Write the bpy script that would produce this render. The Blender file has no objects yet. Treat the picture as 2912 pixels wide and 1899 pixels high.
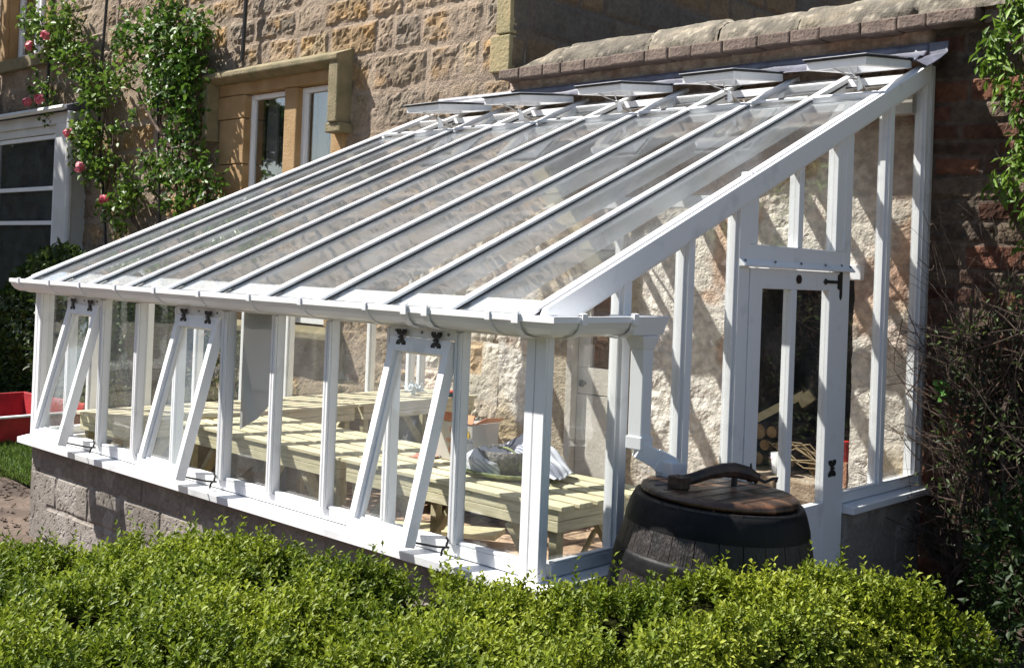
import bpy, math, random
import numpy as np
from mathutils import Vector, Matrix
random.seed(7); RNG = np.random.default_rng(11)
SC = bpy.context.scene
COL = SC.collection

# ------------------------------------------------------------------ camera
yaw, pitch, roll = 0.75735, 0.01108, 0.03827
d = Vector((-math.sin(yaw)*math.cos(pitch), math.cos(yaw)*math.cos(pitch), math.sin(pitch)))
r0 = Vector((math.cos(yaw), math.sin(yaw), 0)); u0 = r0.cross(d)
cr, sr = math.cos(roll), math.sin(roll)
r1 = cr*r0 + sr*u0; u1 = -sr*r0 + cr*u0
cam = bpy.data.cameras.new('camera'); camo = bpy.data.objects.new('camera', cam); COL.objects.link(camo)
M = Matrix.Identity(4)
for i in range(3):
    M[i][0] = r1[i]; M[i][1] = u1[i]; M[i][2] = -d[i]
M[0][3], M[1][3], M[2][3] = 2.6928, -3.071, 1.1575
camo.matrix_world = M
cam.sensor_width = 36; cam.lens = 3198.6/2912*36
cam.shift_x = 6.7/2912; cam.shift_y = -205.66/2912
cam.clip_start = 0.05; cam.clip_end = 500
SC.camera = camo
# ------------------------------------------------------------------ light
SUNV = Vector((0.31, 0.18, -0.42)).normalized()
SC.world = bpy.data.worlds.new('World'); SC.world.use_nodes = True
wn = SC.world.node_tree; wn.nodes.clear()
sky = wn.nodes.new('ShaderNodeTexSky'); sky.sky_type = 'NISHITA'; sky.sun_disc = False
sky.sun_elevation = math.radians(49.5); sky.sun_rotation = math.radians(240)
bg = wn.nodes.new('ShaderNodeBackground'); bg.inputs[1].default_value = 0.062
wo = wn.nodes.new('ShaderNodeOutputWorld')
wn.links.new(sky.outputs[0], bg.inputs[0]); wn.links.new(bg.outputs[0], wo.inputs[0])
sl = bpy.data.lights.new('sun', 'SUN'); sl.energy = 5.0; sl.angle = math.radians(0.5); sl.color = (1, 0.955, 0.89)
so = bpy.data.objects.new('sun', sl); COL.objects.link(so); so.location = (-8, -6, 12)
so.rotation_euler = SUNV.to_track_quat('-Z', 'Y').to_euler()
SC.view_settings.view_transform = 'Standard'; SC.view_settings.look = 'None'
SC.view_settings.exposure = 1.05; SC.view_settings.gamma = 1.0; SC.view_settings.use_curve_mapping = False
SC.cycles.transparent_max_bounces = 24; SC.cycles.max_bounces = 8
SC.cycles.caustics_reflective = False; SC.cycles.caustics_refractive = False

# ------------------------------------------------------------------ helpers
def mat(name, c1, c2=None, rough=0.6, nscale=8.0, bump=0.0, bscale=60.0, metal=0.0, spec=0.5, attr=None,
        coat=0.0, trans=0.0, stretch=None, c3=None, ramp=(0.35, 0.65), detail=5.0, aomix=None):
    m = bpy.data.materials.new(name); m.use_nodes = True
    n = m.node_tree.nodes; l = m.node_tree.links; n.clear()
    out = n.new('ShaderNodeOutputMaterial'); b = n.new('ShaderNodeBsdfPrincipled')
    b.inputs['Roughness'].default_value = rough; b.inputs['Metallic'].default_value = metal
    b.inputs['Specular IOR Level'].default_value = spec; b.inputs['Coat Weight'].default_value = coat
    tc = n.new('ShaderNodeTexCoord'); src = tc.outputs['Object']
    if stretch:
        mp = n.new('ShaderNodeMapping'); mp.inputs['Scale'].default_value = stretch
        l.new(src, mp.inputs[0]); src = mp.outputs[0]
    if c2 is None: c2 = c1
    nz = n.new('ShaderNodeTexNoise'); nz.inputs['Scale'].default_value = nscale; nz.inputs['Detail'].default_value = detail
    l.new(src, nz.inputs['Vector'])
    rp = n.new('ShaderNodeValToRGB'); rp.color_ramp.elements[0].position = ramp[0]; rp.color_ramp.elements[1].position = ramp[1]
    rp.color_ramp.elements[0].color = (*c1, 1); rp.color_ramp.elements[1].color = (*c2, 1)
    if c3:
        e = rp.color_ramp.elements.new(min(0.98, ramp[1]+0.12)); e.color = (*c3, 1)
    l.new(nz.outputs['Fac'], rp.inputs[0]); colr = rp.outputs[0]
    if attr:
        at = n.new('ShaderNodeAttribute'); at.attribute_name = 'Col'
        mx = n.new('ShaderNodeMix'); mx.data_type = 'RGBA'; mx.blend_type = 'MULTIPLY'; mx.inputs[0].default_value = 1.0
        l.new(at.outputs['Color'], mx.inputs[6]); l.new(colr, mx.inputs[7]); colr = mx.outputs[2]
    l.new(colr, b.inputs['Base Color'])
    if bump:
        bn = n.new('ShaderNodeTexNoise'); bn.inputs['Scale'].default_value = bscale; bn.inputs['Detail'].default_value = 6
        l.new(src, bn.inputs['Vector'])
        bp = n.new('ShaderNodeBump'); bp.inputs['Strength'].default_value = min(1, bump); bp.inputs['Distance'].default_value = 0.01 if bump <= 1 else 0.01*bump
        l.new(bn.outputs['Fac'], bp.inputs['Height']); l.new(bp.outputs[0], b.inputs['Normal'])
    if trans:
        tr = n.new('ShaderNodeBsdfTranslucent'); ms = n.new('ShaderNodeMixShader'); ms.inputs[0].default_value = trans
        l.new(colr, tr.inputs[0]); l.new(b.outputs[0], ms.inputs[1]); l.new(tr.outputs[0], ms.inputs[2]); l.new(ms.outputs[0], out.inputs[0])
    else:
        l.new(b.outputs[0], out.inputs[0])
    return m

def glassmat(name, tint=(0.982, 0.99, 0.986), veil=0.05, wav=0.25, wscale=3.0, base=1.0, stretch=(1, 1, 1), refl=1.0):
    m = bpy.data.materials.new(name); m.use_nodes = True
    n = m.node_tree.nodes; l = m.node_tree.links; n.clear()
    out = n.new('ShaderNodeOutputMaterial')
    tr = n.new('ShaderNodeBsdfTransparent'); tr.inputs[0].default_value = (*tint, 1)
    gl = n.new('ShaderNodeBsdfGlossy'); gl.inputs['Roughness'].default_value = 0.015
    df = n.new('ShaderNodeBsdfDiffuse'); df.inputs[0].default_value = (0.60, 0.65, 0.70, 1)  # dirt film, with a bluish sky sheen and haze painted in
    tc = n.new('ShaderNodeTexCoord'); mp = n.new('ShaderNodeMapping'); mp.inputs['Scale'].default_value = stretch
    l.new(tc.outputs['Object'], mp.inputs[0])
    nz = n.new('ShaderNodeTexNoise'); nz.inputs['Scale'].default_value = wscale; nz.inputs['Detail'].default_value = 2
    l.new(mp.outputs[0], nz.inputs['Vector'])
    bp = n.new('ShaderNodeBump'); bp.inputs['Strength'].default_value = wav; bp.inputs['Distance'].default_value = 0.02
    l.new(nz.outputs['Fac'], bp.inputs['Height'])
    l.new(bp.outputs[0], gl.inputs['Normal'])
    ge = n.new('ShaderNodeNewGeometry'); dt = n.new('ShaderNodeVectorMath'); dt.operation = 'DOT_PRODUCT'
    l.new(ge.outputs['Incoming'], dt.inputs[0]); l.new(bp.outputs[0], dt.inputs[1])
    def mth(op, a, b=None, cl=False):
        q = n.new('ShaderNodeMath'); q.operation = op; q.use_clamp = cl
        for i_, v_ in enumerate((a, b)):
            if v_ is None: continue
            if isinstance(v_, (int, float)): q.inputs[i_].default_value = v_
            else: l.new(v_, q.inputs[i_])
        return q.outputs[0]
    ab = mth('ABSOLUTE', dt.outputs['Value']); om = mth('SUBTRACT', 1.0, ab, True); pw = mth('POWER', om, 5.0)
    F_ = mth('MULTIPLY', mth('ADD', mth('MULTIPLY', pw, .96), .04), refl, True)
    m1 = n.new('ShaderNodeMixShader'); l.new(F_, m1.inputs[0]); l.new(tr.outputs[0], m1.inputs[1]); l.new(gl.outputs[0], m1.inputs[2])
    dz = n.new('ShaderNodeTexNoise'); dz.inputs['Scale'].default_value = 5.0; dz.inputs['Detail'].default_value = 6
    l.new(mp.outputs[0], dz.inputs['Vector'])
    mr = n.new('ShaderNodeMapRange'); mr.inputs[1].default_value = 0.4; mr.inputs[2].default_value = 0.75
    mr.inputs[3].default_value = veil*0.4; mr.inputs[4].default_value = veil*1.8
    l.new(dz.outputs['Fac'], mr.inputs[0])
    m2 = n.new('ShaderNodeMixShader'); l.new(mr.outputs[0], m2.inputs[0]); l.new(m1.outputs[0], m2.inputs[1]); l.new(df.outputs[0], m2.inputs[2])
    l.new(m2.outputs[0], out.inputs[0])
    return m

class MB:
    def __init__(s): s.v = []; s.f = []; s.n = 0
    def add(s, vs, fs):
        s.v.extend([tuple(p) for p in vs]); s.f.extend([tuple(i+s.n for i in f) for f in fs]); s.n += len(vs); return s
    def box(s, x0, x1, y0, y1, z0, z1):
        return s.add([(x0,y0,z0),(x1,y0,z0),(x1,y1,z0),(x0,y1,z0),(x0,y0,z1),(x1,y0,z1),(x1,y1,z1),(x0,y1,z1)],
                     [(0,3,2,1),(4,5,6,7),(0,1,5,4),(1,2,6,5),(2,3,7,6),(3,0,4,7)])
    def hexa(s, p):   # 8 points bottom ring then top ring
        return s.add(p, [(0,3,2,1),(4,5,6,7),(0,1,5,4),(1,2,6,5),(2,3,7,6),(3,0,4,7)])
    def bar(s, a, b, w, h, up=(0,0,1)):   # centred bar from a to b, width w along side, height h along up
        a = Vector(a); b = Vector(b); t = (b-a).normalized(); upv = Vector(up)
        sd = t.cross(upv).normalized(); up2 = sd.cross(t).normalized()
        P = []
        for e in (a, b):
            for i, j in ((-1,-1),(1,-1),(1,1),(-1,1)): P.append(e+sd*(i*w/2)+up2*(j*h/2))
        return s.add(P, [(0,1,2,3),(7,6,5,4),(0,4,5,1),(1,5,6,2),(2,6,7,3),(3,7,4,0)])
    def prism(s, poly, ax, lo, hi):  # poly of 2D pts in the two other axes
        n = len(poly); P = []
        for c in (lo, hi):
            for p in poly:
                q = list(p); q.insert(ax, c); P.append(tuple(q))
        F = [tuple(range(n))[::-1], tuple(range(n, 2*n))]
        for i in range(n): F.append((i, (i+1) % n, n+(i+1) % n, n+i))
        return s.add(P, F)
    def tube(s, pts, rad, seg=8, cap=True):
        pts = [Vector(p) for p in pts]; n = len(pts)
        if not hasattr(rad, '__len__'): rad = [rad]*n
        P = []; prev = None
        for i, p in enumerate(pts):
            t = (pts[min(i+1, n-1)]-pts[max(i-1, 0)]).normalized()
            ref = prev if prev is not None else (Vector((0,0,1)) if abs(t.z) < .9 else Vector((1,0,0)))
            a = t.cross(ref)
            if a.length < 1e-5: a = t.cross(Vector((0.3,1,0.2)))
            a.normalize(); b = a.cross(t).normalized(); prev = b
            for k in range(seg):
                an = 2*math.pi*k/seg; P.append(p+(a*math.cos(an)+b*math.sin(an))*rad[i])
        F = []
        for i in range(n-1):
            for k in range(seg):
                k2 = (k+1) % seg; F.append((i*seg+k, i*seg+k2, (i+1)*seg+k2, (i+1)*seg+k))
        if cap: F.append(tuple(range(seg))); F.append(tuple(range((n-1)*seg, n*seg))[::-1])
        return s.add(P, F)
    def lathe(s, prof, c, seg=40, caps=True):
        P = []; n = len(prof)
        for (r, z) in prof:
            for k in range(seg):
                a = 2*math.pi*k/seg; P.append((c[0]+r*math.cos(a), c[1]+r*math.sin(a), c[2]+z))
        F = []
        for i in range(n-1):
            for k in range(seg):
                k2 = (k+1) % seg; F.append((i*seg+k, i*seg+k2, (i+1)*seg+k2, (i+1)*seg+k))
        if caps: F.append(tuple(range(seg))[::-1]); F.append(tuple(range((n-1)*seg, n*seg)))
        return s.add(P, F)
    def build(s, name, m, parent=None, smooth=False, bevel=0.0):
        me = bpy.data.meshes.new(name); me.from_pydata([tuple(p) for p in s.v], [], s.f); me.update()
        return link(name, me, m, parent, smooth, bevel)

def link(name, me, m, parent=None, smooth=False, bevel=0.0):
    o = bpy.data.objects.new(name, me); COL.objects.link(o)
    if m: me.materials.append(m)
    if smooth: me.polygons.foreach_set('use_smooth', [True]*len(me.polygons))
    if bevel:
        b = o.modifiers.new('bevel', 'BEVEL'); b.width = bevel; b.segments = 2; b.limit_method = 'ANGLE'; b.angle_limit = math.radians(40)
    if parent: setpar(o, parent)
    return o
def wloc(o):
    return o['_w'] if '_w' in o else (0, 0, 0)
def setpar(o, p):
    o.parent = p
    if p.type == 'EMPTY': o.matrix_parent_inverse = Matrix.Translation(-Vector(p.location))
def tag(o, label=None, cat=None, group=None, kind=None):
    if label: o['label'] = label
    if cat: o['category'] = cat
    if group: o['group'] = group
    if kind: o['kind'] = kind
    return o
def thing(name, loc, label, cat, group=None):
    o = bpy.data.objects.new(name, None); COL.objects.link(o); o.location = loc; o.empty_display_size = 0.1
    return tag(o, label, cat, group)

# ---------------- numpy noise
def vnoise(x, y, seed=0):
    xi = np.floor(x).astype(np.int64); yi = np.floor(y).astype(np.int64); fx = x-xi; fy = y-yi
    fx = fx*fx*(3-2*fx); fy = fy*fy*(3-2*fy)
    def h(a, b):
        n = (a*374761393 + b*668265263 + seed*982451653) & 0xffffffff
        n = ((n ^ (n >> 13))*1274126177) & 0xffffffff
        return ((n ^ (n >> 16)) & 0xffff)/65535.0
    return (h(xi,yi)*(1-fx)+h(xi+1,yi)*fx)*(1-fy)+(h(xi,yi+1)*(1-fx)+h(xi+1,yi+1)*fx)*fy
def fbm(x, y, seed=0, o=4):
    r = 0; a = 0.5; t = 0
    for k in range(o):
        r = r+a*vnoise(x*2**k, y*2**k, seed+k*17); t += a; a *= 0.5
    return r/t
def sstep(a, b, x):
    t = np.clip((x-a)/(b-a), 0, 1); return t*t*(3-2*t)

def heightwall(name, O, U, V, N, W, H, res, fn, m, holes=(), parent=None, thick=0.25):
    """fn(u,v)->height,colour ; grid skin on the face of a wall, closed at the back and sides"""
    nu = int(W/res)+1; nv = int(H/res)+1
    us = np.linspace(0, W, nu); vs = np.linspace(0, H, nv); uu, vv = np.meshgrid(us, vs)
    h, c = fn(uu, vv)
    O = np.array(O, float); U = np.array(U, float); V = np.array(V, float); N = np.array(N, float)
    P = O+uu[..., None]*U+vv[..., None]*V+h[..., None]*N
    idx = np.arange(nu*nv).reshape(nv, nu)
    keep = np.ones((nv-1, nu-1), bool); cu = (us[:-1]+us[1:])/2; cv = (vs[:-1]+vs[1:])/2
    for (a, b, c0, d0) in holes:
        keep[np.ix_((cv > c0) & (cv < d0), (cu > a) & (cu < b))] = False
    F = np.stack([idx[:-1,:-1], idx[:-1,1:], idx[1:,1:], idx[1:,:-1]], -1)[keep]
    if np.dot(np.cross(U, V), N) < 0: F = F[:, ::-1]
    verts = P.reshape(-1, 3).tolist(); faces = F.tolist()
    # perimeter skirt back into the wall
    base = len(verts); loops = [idx[0, :], idx[:, -1], idx[-1, ::-1], idx[::-1, 0]]
    for lp in loops:
        st = len(verts)
        for i in lp: verts.append((P.reshape(-1, 3)[i]-N*thick).tolist())
        for k in range(len(lp)-1): faces.append([int(lp[k]), int(lp[k+1]), st+k+1, st+k])
    nbase = len(verts)-base
    me = bpy.data.meshes.new(name); me.from_pydata(verts, [], faces)
    ca = me.color_attributes.new('Col', 'FLOAT_COLOR', 'POINT')
    cc = np.ones((len(verts), 4), np.float32); cc[:nu*nv, :3] = c.reshape(-1, 3); cc[nu*nv:, :3] = c.reshape(-1, 3).mean(0)
    ca.data.foreach_set('color', cc.ravel()); me.update()
    return link(name, me, m, parent)

def stones(W, H, hr, wr, seed, mw=0.012, warp=0.02, wf=2.2):
    """random coursed stones: returns lookup fn giving stone id randoms and edge distance"""
    rg = np.random.default_rng(seed); cb = [-0.4]
    while cb[-1] < H+0.4: cb.append(cb[-1]+rg.uniform(*hr))
    cb = np.array(cb); rows = []
    for k in range(len(cb)):
        b = [-0.6+rg.uniform(-.3, .1)]
        while b[-1] < W+0.6: b.append(b[-1]+rg.uniform(*wr))
        rows.append(np.array(b))
    def look(u, v):
        a = u+(fbm(u*wf, v*wf, seed+1)-.5)*warp*2+(fbm(u*9, v*9, seed+3)-.5)*warp*.5
        b = v+(fbm(u*wf*.6, v*wf, seed+2)-.5)*warp*2+(fbm(u*9, v*9, seed+4)-.5)*warp*.5
        ci = np.clip(np.searchsorted(cb, b)-1, 0, len(cb)-2); dist = np.minimum(b-cb[ci], cb[ci+1]-b)
        sid = np.zeros_like(ci)
        for k in np.unique(ci):
            mk = ci == k; r = rows[k]; si = np.clip(np.searchsorted(r, a[mk])-1, 0, len(r)-2)
            dist[mk] = np.minimum(dist[mk], np.minimum(a[mk]-r[si], r[si+1]-a[mk])); sid[mk] = si+k*131
        rid = lambda q: ((np.sin(sid*12.9898+q*78.233)*43758.5453) % 1.0)
        return dist, rid
    return look
def lerp(a, b, t): return a*(1-t)+b*t
def pal(r, cols):
    cols = np.array(cols); i = np.clip((r*len(cols)).astype(int), 0, len(cols)-1); return cols[i]

# ---------------- leaves
def leafmesh(name, pos, dr, nrm, L, Wd, col, m, parent=None, fold=0.25):
    """vectorised leaves: base pos, direction dr, normal nrm, lengths, widths; 2 folded quads-halves each"""
    n = len(pos); dr = dr/np.linalg.norm(dr, axis=1, keepdims=True)
    sd = np.cross(dr, nrm); sd /= (np.linalg.norm(sd, axis=1, keepdims=True)+1e-9); up = np.cross(sd, dr)
    L = L[:, None]; Wd = Wd[:, None]
    b = pos; mid = pos+dr*L*.55; tip = pos+dr*L-up*L*.12
    l = mid+sd*Wd*.5+up*Wd*fold; r = mid-sd*Wd*.5+up*Wd*fold
    V = np.stack([b, l, tip, r], 1).reshape(-1, 3)
    k = np.arange(n)*4
    F = np.concatenate([np.stack([k, k+1, k+2], 1), np.stack([k, k+2, k+3], 1)])
    me = bpy.data.meshes.new(name); me.vertices.add(len(V)); me.vertices.foreach_set('co', V.ravel())
    me.loops.add(F.size); me.loops.foreach_set('vertex_index', F.ravel().astype(np.int32))
    me.polygons.add(len(F)); me.polygons.foreach_set('loop_start', np.arange(0, F.size, 3, dtype=np.int32))
    me.update(); me.validate()
    ca = me.color_attributes.new('Col', 'FLOAT_COLOR', 'POINT')
    cc = np.ones((n, 4, 4), np.float32); cc[:, :, :3] = col[:, None, :]
    ca.data.foreach_set('color', cc.ravel())
    return link(name, me, m, parent)
def unit(n): 
    v = RNG.normal(size=(n, 3)); return v/np.linalg.norm(v, axis=1, keepdims=True)

# ------------------------------------------------------------------ materials
WHITE = mat('white_paint', (.70, .71, .72), (.855, .862, .875), rough=.42, nscale=7, bump=.05, bscale=60, detail=10, ramp=(.27, .42))
WHITE2 = mat('white_aluminium', (.78, .79, .8), (.84, .84, .85), rough=.3, nscale=9, bump=.08)
UPVC = mat('white_gutter_plastic', (.78, .79, .81), (.83, .84, .85), rough=.3, nscale=3)
BLACKM = mat('black_iron', (.012, .012, .012), (.03, .028, .026), rough=.45, nscale=40, bump=.3, bscale=200)
GASK = mat('black_rubber', (.015, .015, .017), rough=.6)
STEEL = mat('steel', (.45, .45, .46), rough=.35, metal=1)
LEAD = mat('lead_sheet', (.07, .073, .095), (.15, .155, .2), rough=.5, nscale=9, bump=.5, bscale=14)
SCREW = mat('screw_head', (.2, .2, .21), rough=.4, metal=.7)
GROOF = glassmat('roof_glass', veil=.045, wav=.035, wscale=5.5, stretch=(1.0, .45, .8), refl=1.25)
GLASS = glassmat('window_glass', veil=.020, wav=.06, wscale=2.5, refl=1.5)
TIMB = mat('treated_softwood', (.55, .50, .31), (.76, .70, .48), rough=.65, nscale=7, stretch=(1.2, 14, 14), bump=.3, bscale=30)
TIMBY = mat('treated_softwood_lengthwise', (.54, .48, .32), (.72, .65, .47), rough=.65, nscale=7, stretch=(14, 1.2, 14), bump=.3, bscale=30)
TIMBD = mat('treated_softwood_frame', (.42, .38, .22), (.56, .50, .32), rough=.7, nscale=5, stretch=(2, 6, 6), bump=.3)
STONEM = mat('sandstone', (.82, .8, .78), (1.15, 1.12, 1.08), rough=.92, nscale=30, bump=1.0, bscale=70, attr=True, spec=.2)
BRICKM = mat('old_brick', (.75, .72, .7), (1.2, 1.15, 1.1), rough=.92, nscale=22, bump=1.0, bscale=60, attr=True, spec=.2)
BLOCKM = mat('concrete_block', (.85, .85, .85), (1.12, 1.1, 1.08), rough=.95, nscale=45, bump=.45, bscale=110, attr=True, spec=.2)
DRESS = mat('dressed_orange_stone', (.33, .2, .085), (.42, .28, .14), rough=.9, nscale=5, bump=.7, bscale=60, c3=(.27, .21, .15))
HOODM = mat('weathered_hood_stone', (.17, .15, .08), (.27, .22, .13), rough=.95, nscale=6, bump=.9, bscale=50, c3=(.2, .2, .08))
COPM = mat('lichen_coping_stone', (.11, .098, .078), (.20, .175, .135), rough=.95, nscale=7, bump=1.0, bscale=45, attr=True)
LEAFM = mat('leaf', (1, 1, 1), rough=.5, attr=True, trans=.3, spec=.4)
HEDGM = mat('box_hedge_leaf', (1, 1, 1), rough=.5, attr=True, trans=.35, spec=.3)
BARK = mat('bark', (.07, .045, .03), (.15, .1, .065), rough=.9, nscale=30, bump=.8)
TWIG = mat('grey_brown_twig', (.045, .031, .024), (.15, .10, .075), rough=.9, nscale=20, bump=.5)
PINK = mat('pink_petal', (.72, .12, .2), (.85, .3, .36), rough=.6, nscale=60, trans=.2)

# x of the ten roof bays and their bars
XI = [-4.171, -3.773, -3.359, -2.948, -2.537, -2.088, -1.671, -1.264, -.847, -.44, -.03]
SL = .4357; TH = math.atan(SL); CT, ST = math.cos(TH), math.sin(TH)
def rz(y): return 1.0225+SL*(y+.084)
def rp(x, y, dn=0.0): return (x, y-dn*ST, rz(y)+dn*CT)   # point on the cap line, dn along the roof normal
WALLY = 3.3; YW = 3.25; YT = 2.65
GZ = -.56
exec_parts = []
# ================================================================== SETTING
SOIL = mat('soil', (.06, .042, .032), (.135, .098, .075), rough=.98, nscale=3, bump=1.5, bscale=22, detail=9)
GRASSG = mat('lawn_ground', (.035, .06, .015), (.07, .11, .03), rough=.95, nscale=6, bump=1, bscale=60)
def sheet(name, x0, x1, y0, y1, z, res, amp, m, seed=1, sc=1.0, kind='structure'):
    nx = max(2, int((x1-x0)/res)); ny = max(2, int((y1-y0)/res))
    xs = np.linspace(x0, x1, nx); ys = np.linspace(y0, y1, ny); X, Y = np.meshgrid(xs, ys)
    Z = z+(fbm(X*sc+50, Y*sc+50, seed, 5)-.5)*amp
    idx = np.arange(nx*ny).reshape(ny, nx)
    F = np.stack([idx[:-1,:-1], idx[:-1,1:], idx[1:,1:], idx[1:,:-1]], -1).reshape(-1, 4)
    me = bpy.data.meshes.new(name); me.from_pydata(np.stack([X, Y, Z], -1).reshape(-1, 3).tolist(), [], F.tolist())
    o = link(name, me, m, smooth=True); tag(o, kind=kind); return o
far = MB(); far.add([(-150,-150,GZ-.12),(150,-150,GZ-.12),(150,150,GZ-.12),(-150,150,GZ-.12)], [(0,1,2,3)])
tag(far.build('ground', mat('neutral_ground', (.13,.115,.10), (.21,.19,.17), rough=.95, nscale=3, bump=1, bscale=40)), kind='structure')  # grass ground coloured neutral to keep green bounce light off the frames
sheet('soil_bed', -12, 5, -6, 3.25, GZ-.02, .05, .09, SOIL, 3, 2.2)
sheet('lawn', -15, -4.42, .62, 3.22, GZ+.05, .08, .04, GRASSG, 5, 1.5)
# grass blades on the lawn
n = 52000
gx = -RNG.uniform(4.45, 12.5, n); gy = RNG.uniform(.55, 3.1, n); gy += (fbm(gx*3, gx*0, 9)-.5)*.25
pos = np.stack([gx, gy, np.full(n, GZ+.04)], 1); tall = np.where(gy > 1.95, 2.4, 1.0)*RNG.uniform(.6, 1.4, n)
dr = np.stack([RNG.normal(0, .35, n), RNG.normal(0, .35, n), np.ones(n)], 1)
cl = lerp(np.array([.06, .12, .018]), np.array([.17, .24, .05]), fbm(gx*4, gy*4, 4)[:, None]*.7+RNG.uniform(0, .3, (n, 1)))
g = leafmesh('grass', pos, dr, unit(n), .055*tall, .009*np.sqrt(tall), cl, LEAFM); tag(g, kind='stuff')

# ================================================================== HOUSE
ST_PAL = [(.32,.22,.11), (.29,.22,.15), (.26,.205,.15), (.30,.215,.125), (.27,.215,.155), (.22,.185,.145), (.33,.26,.165), (.28,.225,.165)]
MORT = np.array([.33, .265, .205])
WHITEWASH = [(.62,.56,.46), (.66,.62,.54), (.58,.5,.4), (.62,.58,.5), (.5,.3,.17), (.64,.6,.53), (.60,.53,.42), (.55,.42,.28)]
lkH = stones(11.1, 9, (.20, .34), (.22, .78), 5, warp=.036, wf=2.6)
def house_fn(u, v):
    dist, rid = lkH(u, v)
    w = .006+.034*fbm(u*2.6, v*2.6, 31)
    body = sstep(w, w+.022, dist)
    rough = fbm(u*16, v*16, 8, 4)-.5; pits = np.clip(fbm(u*26, v*30, 12, 3)-.5, 0, 1)
    smear = sstep(.47, .68, fbm(u*1.9, v*2.4, 44, 5))            # mortar smeared over the faces
    body2 = body*(1-.65*smear)
    h = body2*(.010+.010*rid(1)+.040*rough-.05*pits)+(1-body2)*.012*smear+(fbm(u*7, v*7, 9)-.5)*.016+(fbm(u*30, v*30, 19, 2)-.5)*.006
    c = pal(rid(2), ST_PAL)*(.75+.5*rid(3))[..., None]*(.75+.5*fbm(u*11, v*11, 7))[..., None]
    orange = sstep(.60, .70, fbm(u*3.2, v*4.4, 77, 4))*body
    c = lerp(c, np.array([.43, .26, .10])*(.7+.6*fbm(u*14, v*14, 3))[..., None], (orange*.5)[..., None])
    mc = MORT*(.8+.4*fbm(u*5, v*5, 15))[..., None]
    c = lerp(mc, c, body2[..., None])
    x = u-14.5; z = v-.6     # limewash where the glasshouse meets the house
    lw = sstep(-4.6, -4.2, x+.3*(fbm(u*3, v*3, 21)-.5))*sstep(2.45, 2.3, z)
    wc = pal(rid(5), WHITEWASH)*(.8+.35*fbm(u*9, v*9, 17))[..., None]
    wc = lerp(wc, np.array([.68,.64,.57]), (.65*sstep(.4,.6,fbm(u*3, v*3, 23)))[..., None])
    c = lerp(c, wc, lw[..., None])
    pk = sstep(.6, .75, fbm(u*.6, v*.6, 61))*.0
    return h, lerp(c, c*np.array([1.1, .93, .88]), pk[..., None])
house = thing('stone_house', (-8, 3.4, GZ), 'rough sandstone house behind the greenhouse, with a stone hooded window and climbing roses', 'house')
W1 = (-7.05, -5.62, .6, 2.86); W2 = (-12.9, -11.68, 3.78, 5.6)
def hol(w): return (w[0]+14.5, w[1]+14.5, w[2]+.6, w[3]+.6)
heightwall('wall', (-14.5, WALLY, -.6), (1,0,0), (0,0,1), (0,-1,0), 11.1, 8.8, .024, house_fn, STONEM, [hol(W1), hol(W2)], house, thick=.22)
lkS = stones(14, 9, (.24, .33), (.3, .7), 9)
def side_fn(u, v):
    dist, rid = lkS(u, v); b = sstep(.012, .03, dist)
    c = pal(rid(2), [(.2,.15,.1), (.16,.13,.1), (.22,.15,.09), (.14,.12,.1)])*(.8+.4*fbm(u*6, v*6, 3))[..., None]
    return b*.02+(fbm(u*8, v*8, 2)-.5)*.03, lerp(np.array([.16,.13,.11])+0*c, c, b[..., None])
heightwall('wall', (-3.4, WALLY+.0, -.6), (0,1,0), (0,0,1), (1,0,0), 13.5, 8.8, .04, side_fn, STONEM, [(6.2, 7.35, 5.0, 6.9)], house, thick=.1).name = 'return_wall'
# quoins on the corner
q = MB(); z = 2.74; k = 0
while z < 8:
    hh = .3+.06*((k*37) % 5)/5; q.box(-3.4-(.14 if k % 2 else .2), -3.385, 3.262, 3.34, z+.006, z+hh-.006); z += hh; k += 1
q.build('quoin_stone', mat('quoin', (.27,.24,.13), (.38,.3,.16), rough=.95, nscale=4, bump=1, bscale=40), house, bevel=.008)
# room behind windows
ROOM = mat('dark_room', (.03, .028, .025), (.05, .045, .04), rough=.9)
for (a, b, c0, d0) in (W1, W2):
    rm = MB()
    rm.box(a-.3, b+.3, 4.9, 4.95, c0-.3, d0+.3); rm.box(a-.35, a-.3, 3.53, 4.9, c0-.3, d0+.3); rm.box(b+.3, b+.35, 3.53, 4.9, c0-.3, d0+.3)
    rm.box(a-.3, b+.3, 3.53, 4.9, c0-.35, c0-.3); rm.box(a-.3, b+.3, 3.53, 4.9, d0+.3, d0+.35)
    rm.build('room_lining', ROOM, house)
HGL = glassmat('house_window_glass', veil=.01, wav=.03, wscale=1.5, refl=4.5)
CURT = mat('curtain', (.3, .29, .27), (.42, .4, .37), rough=.9, nscale=14, stretch=(6, 1, .3))
def sash(x0, x1, z0, z1, y, name='sash_window', mid=None, w=.06):
    s = MB(); s.box(x0, x0+w, y, y+.06, z0, z1); s.box(x1-w, x1, y, y+.06, z0, z1)
    s.box(x0+w, x1-w, y, y+.06, z1-w, z1); s.box(x0+w, x1-w, y, y+.06, z0, z0+w*1.3)
    i = .03; s.box(x0+w, x0+w+i, y+.02, y+.05, z0+w*1.3, z1-w); s.box(x1-w-i, x1-w, y+.02, y+.05, z0+w*1.3, z1-w)
    if mid:
        for mz in mid: s.box(x0+w+i, x1-w-i, y+.012, y+.05, mz-.02, mz+.02)
    f = s.build(name, WHITE, house, bevel=.004)
    p = MB(); p.box(x0+w, x1-w, y+.033, y+.037, z0+w, z1-w); p.build('glass_pane', HGL, f)
    return f
sash(-7.048, -6.35, .62, 2.855, 3.33, w=.05); sash(-6.17, -5.622, .62, 2.855, 3.33, w=.05)
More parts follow.
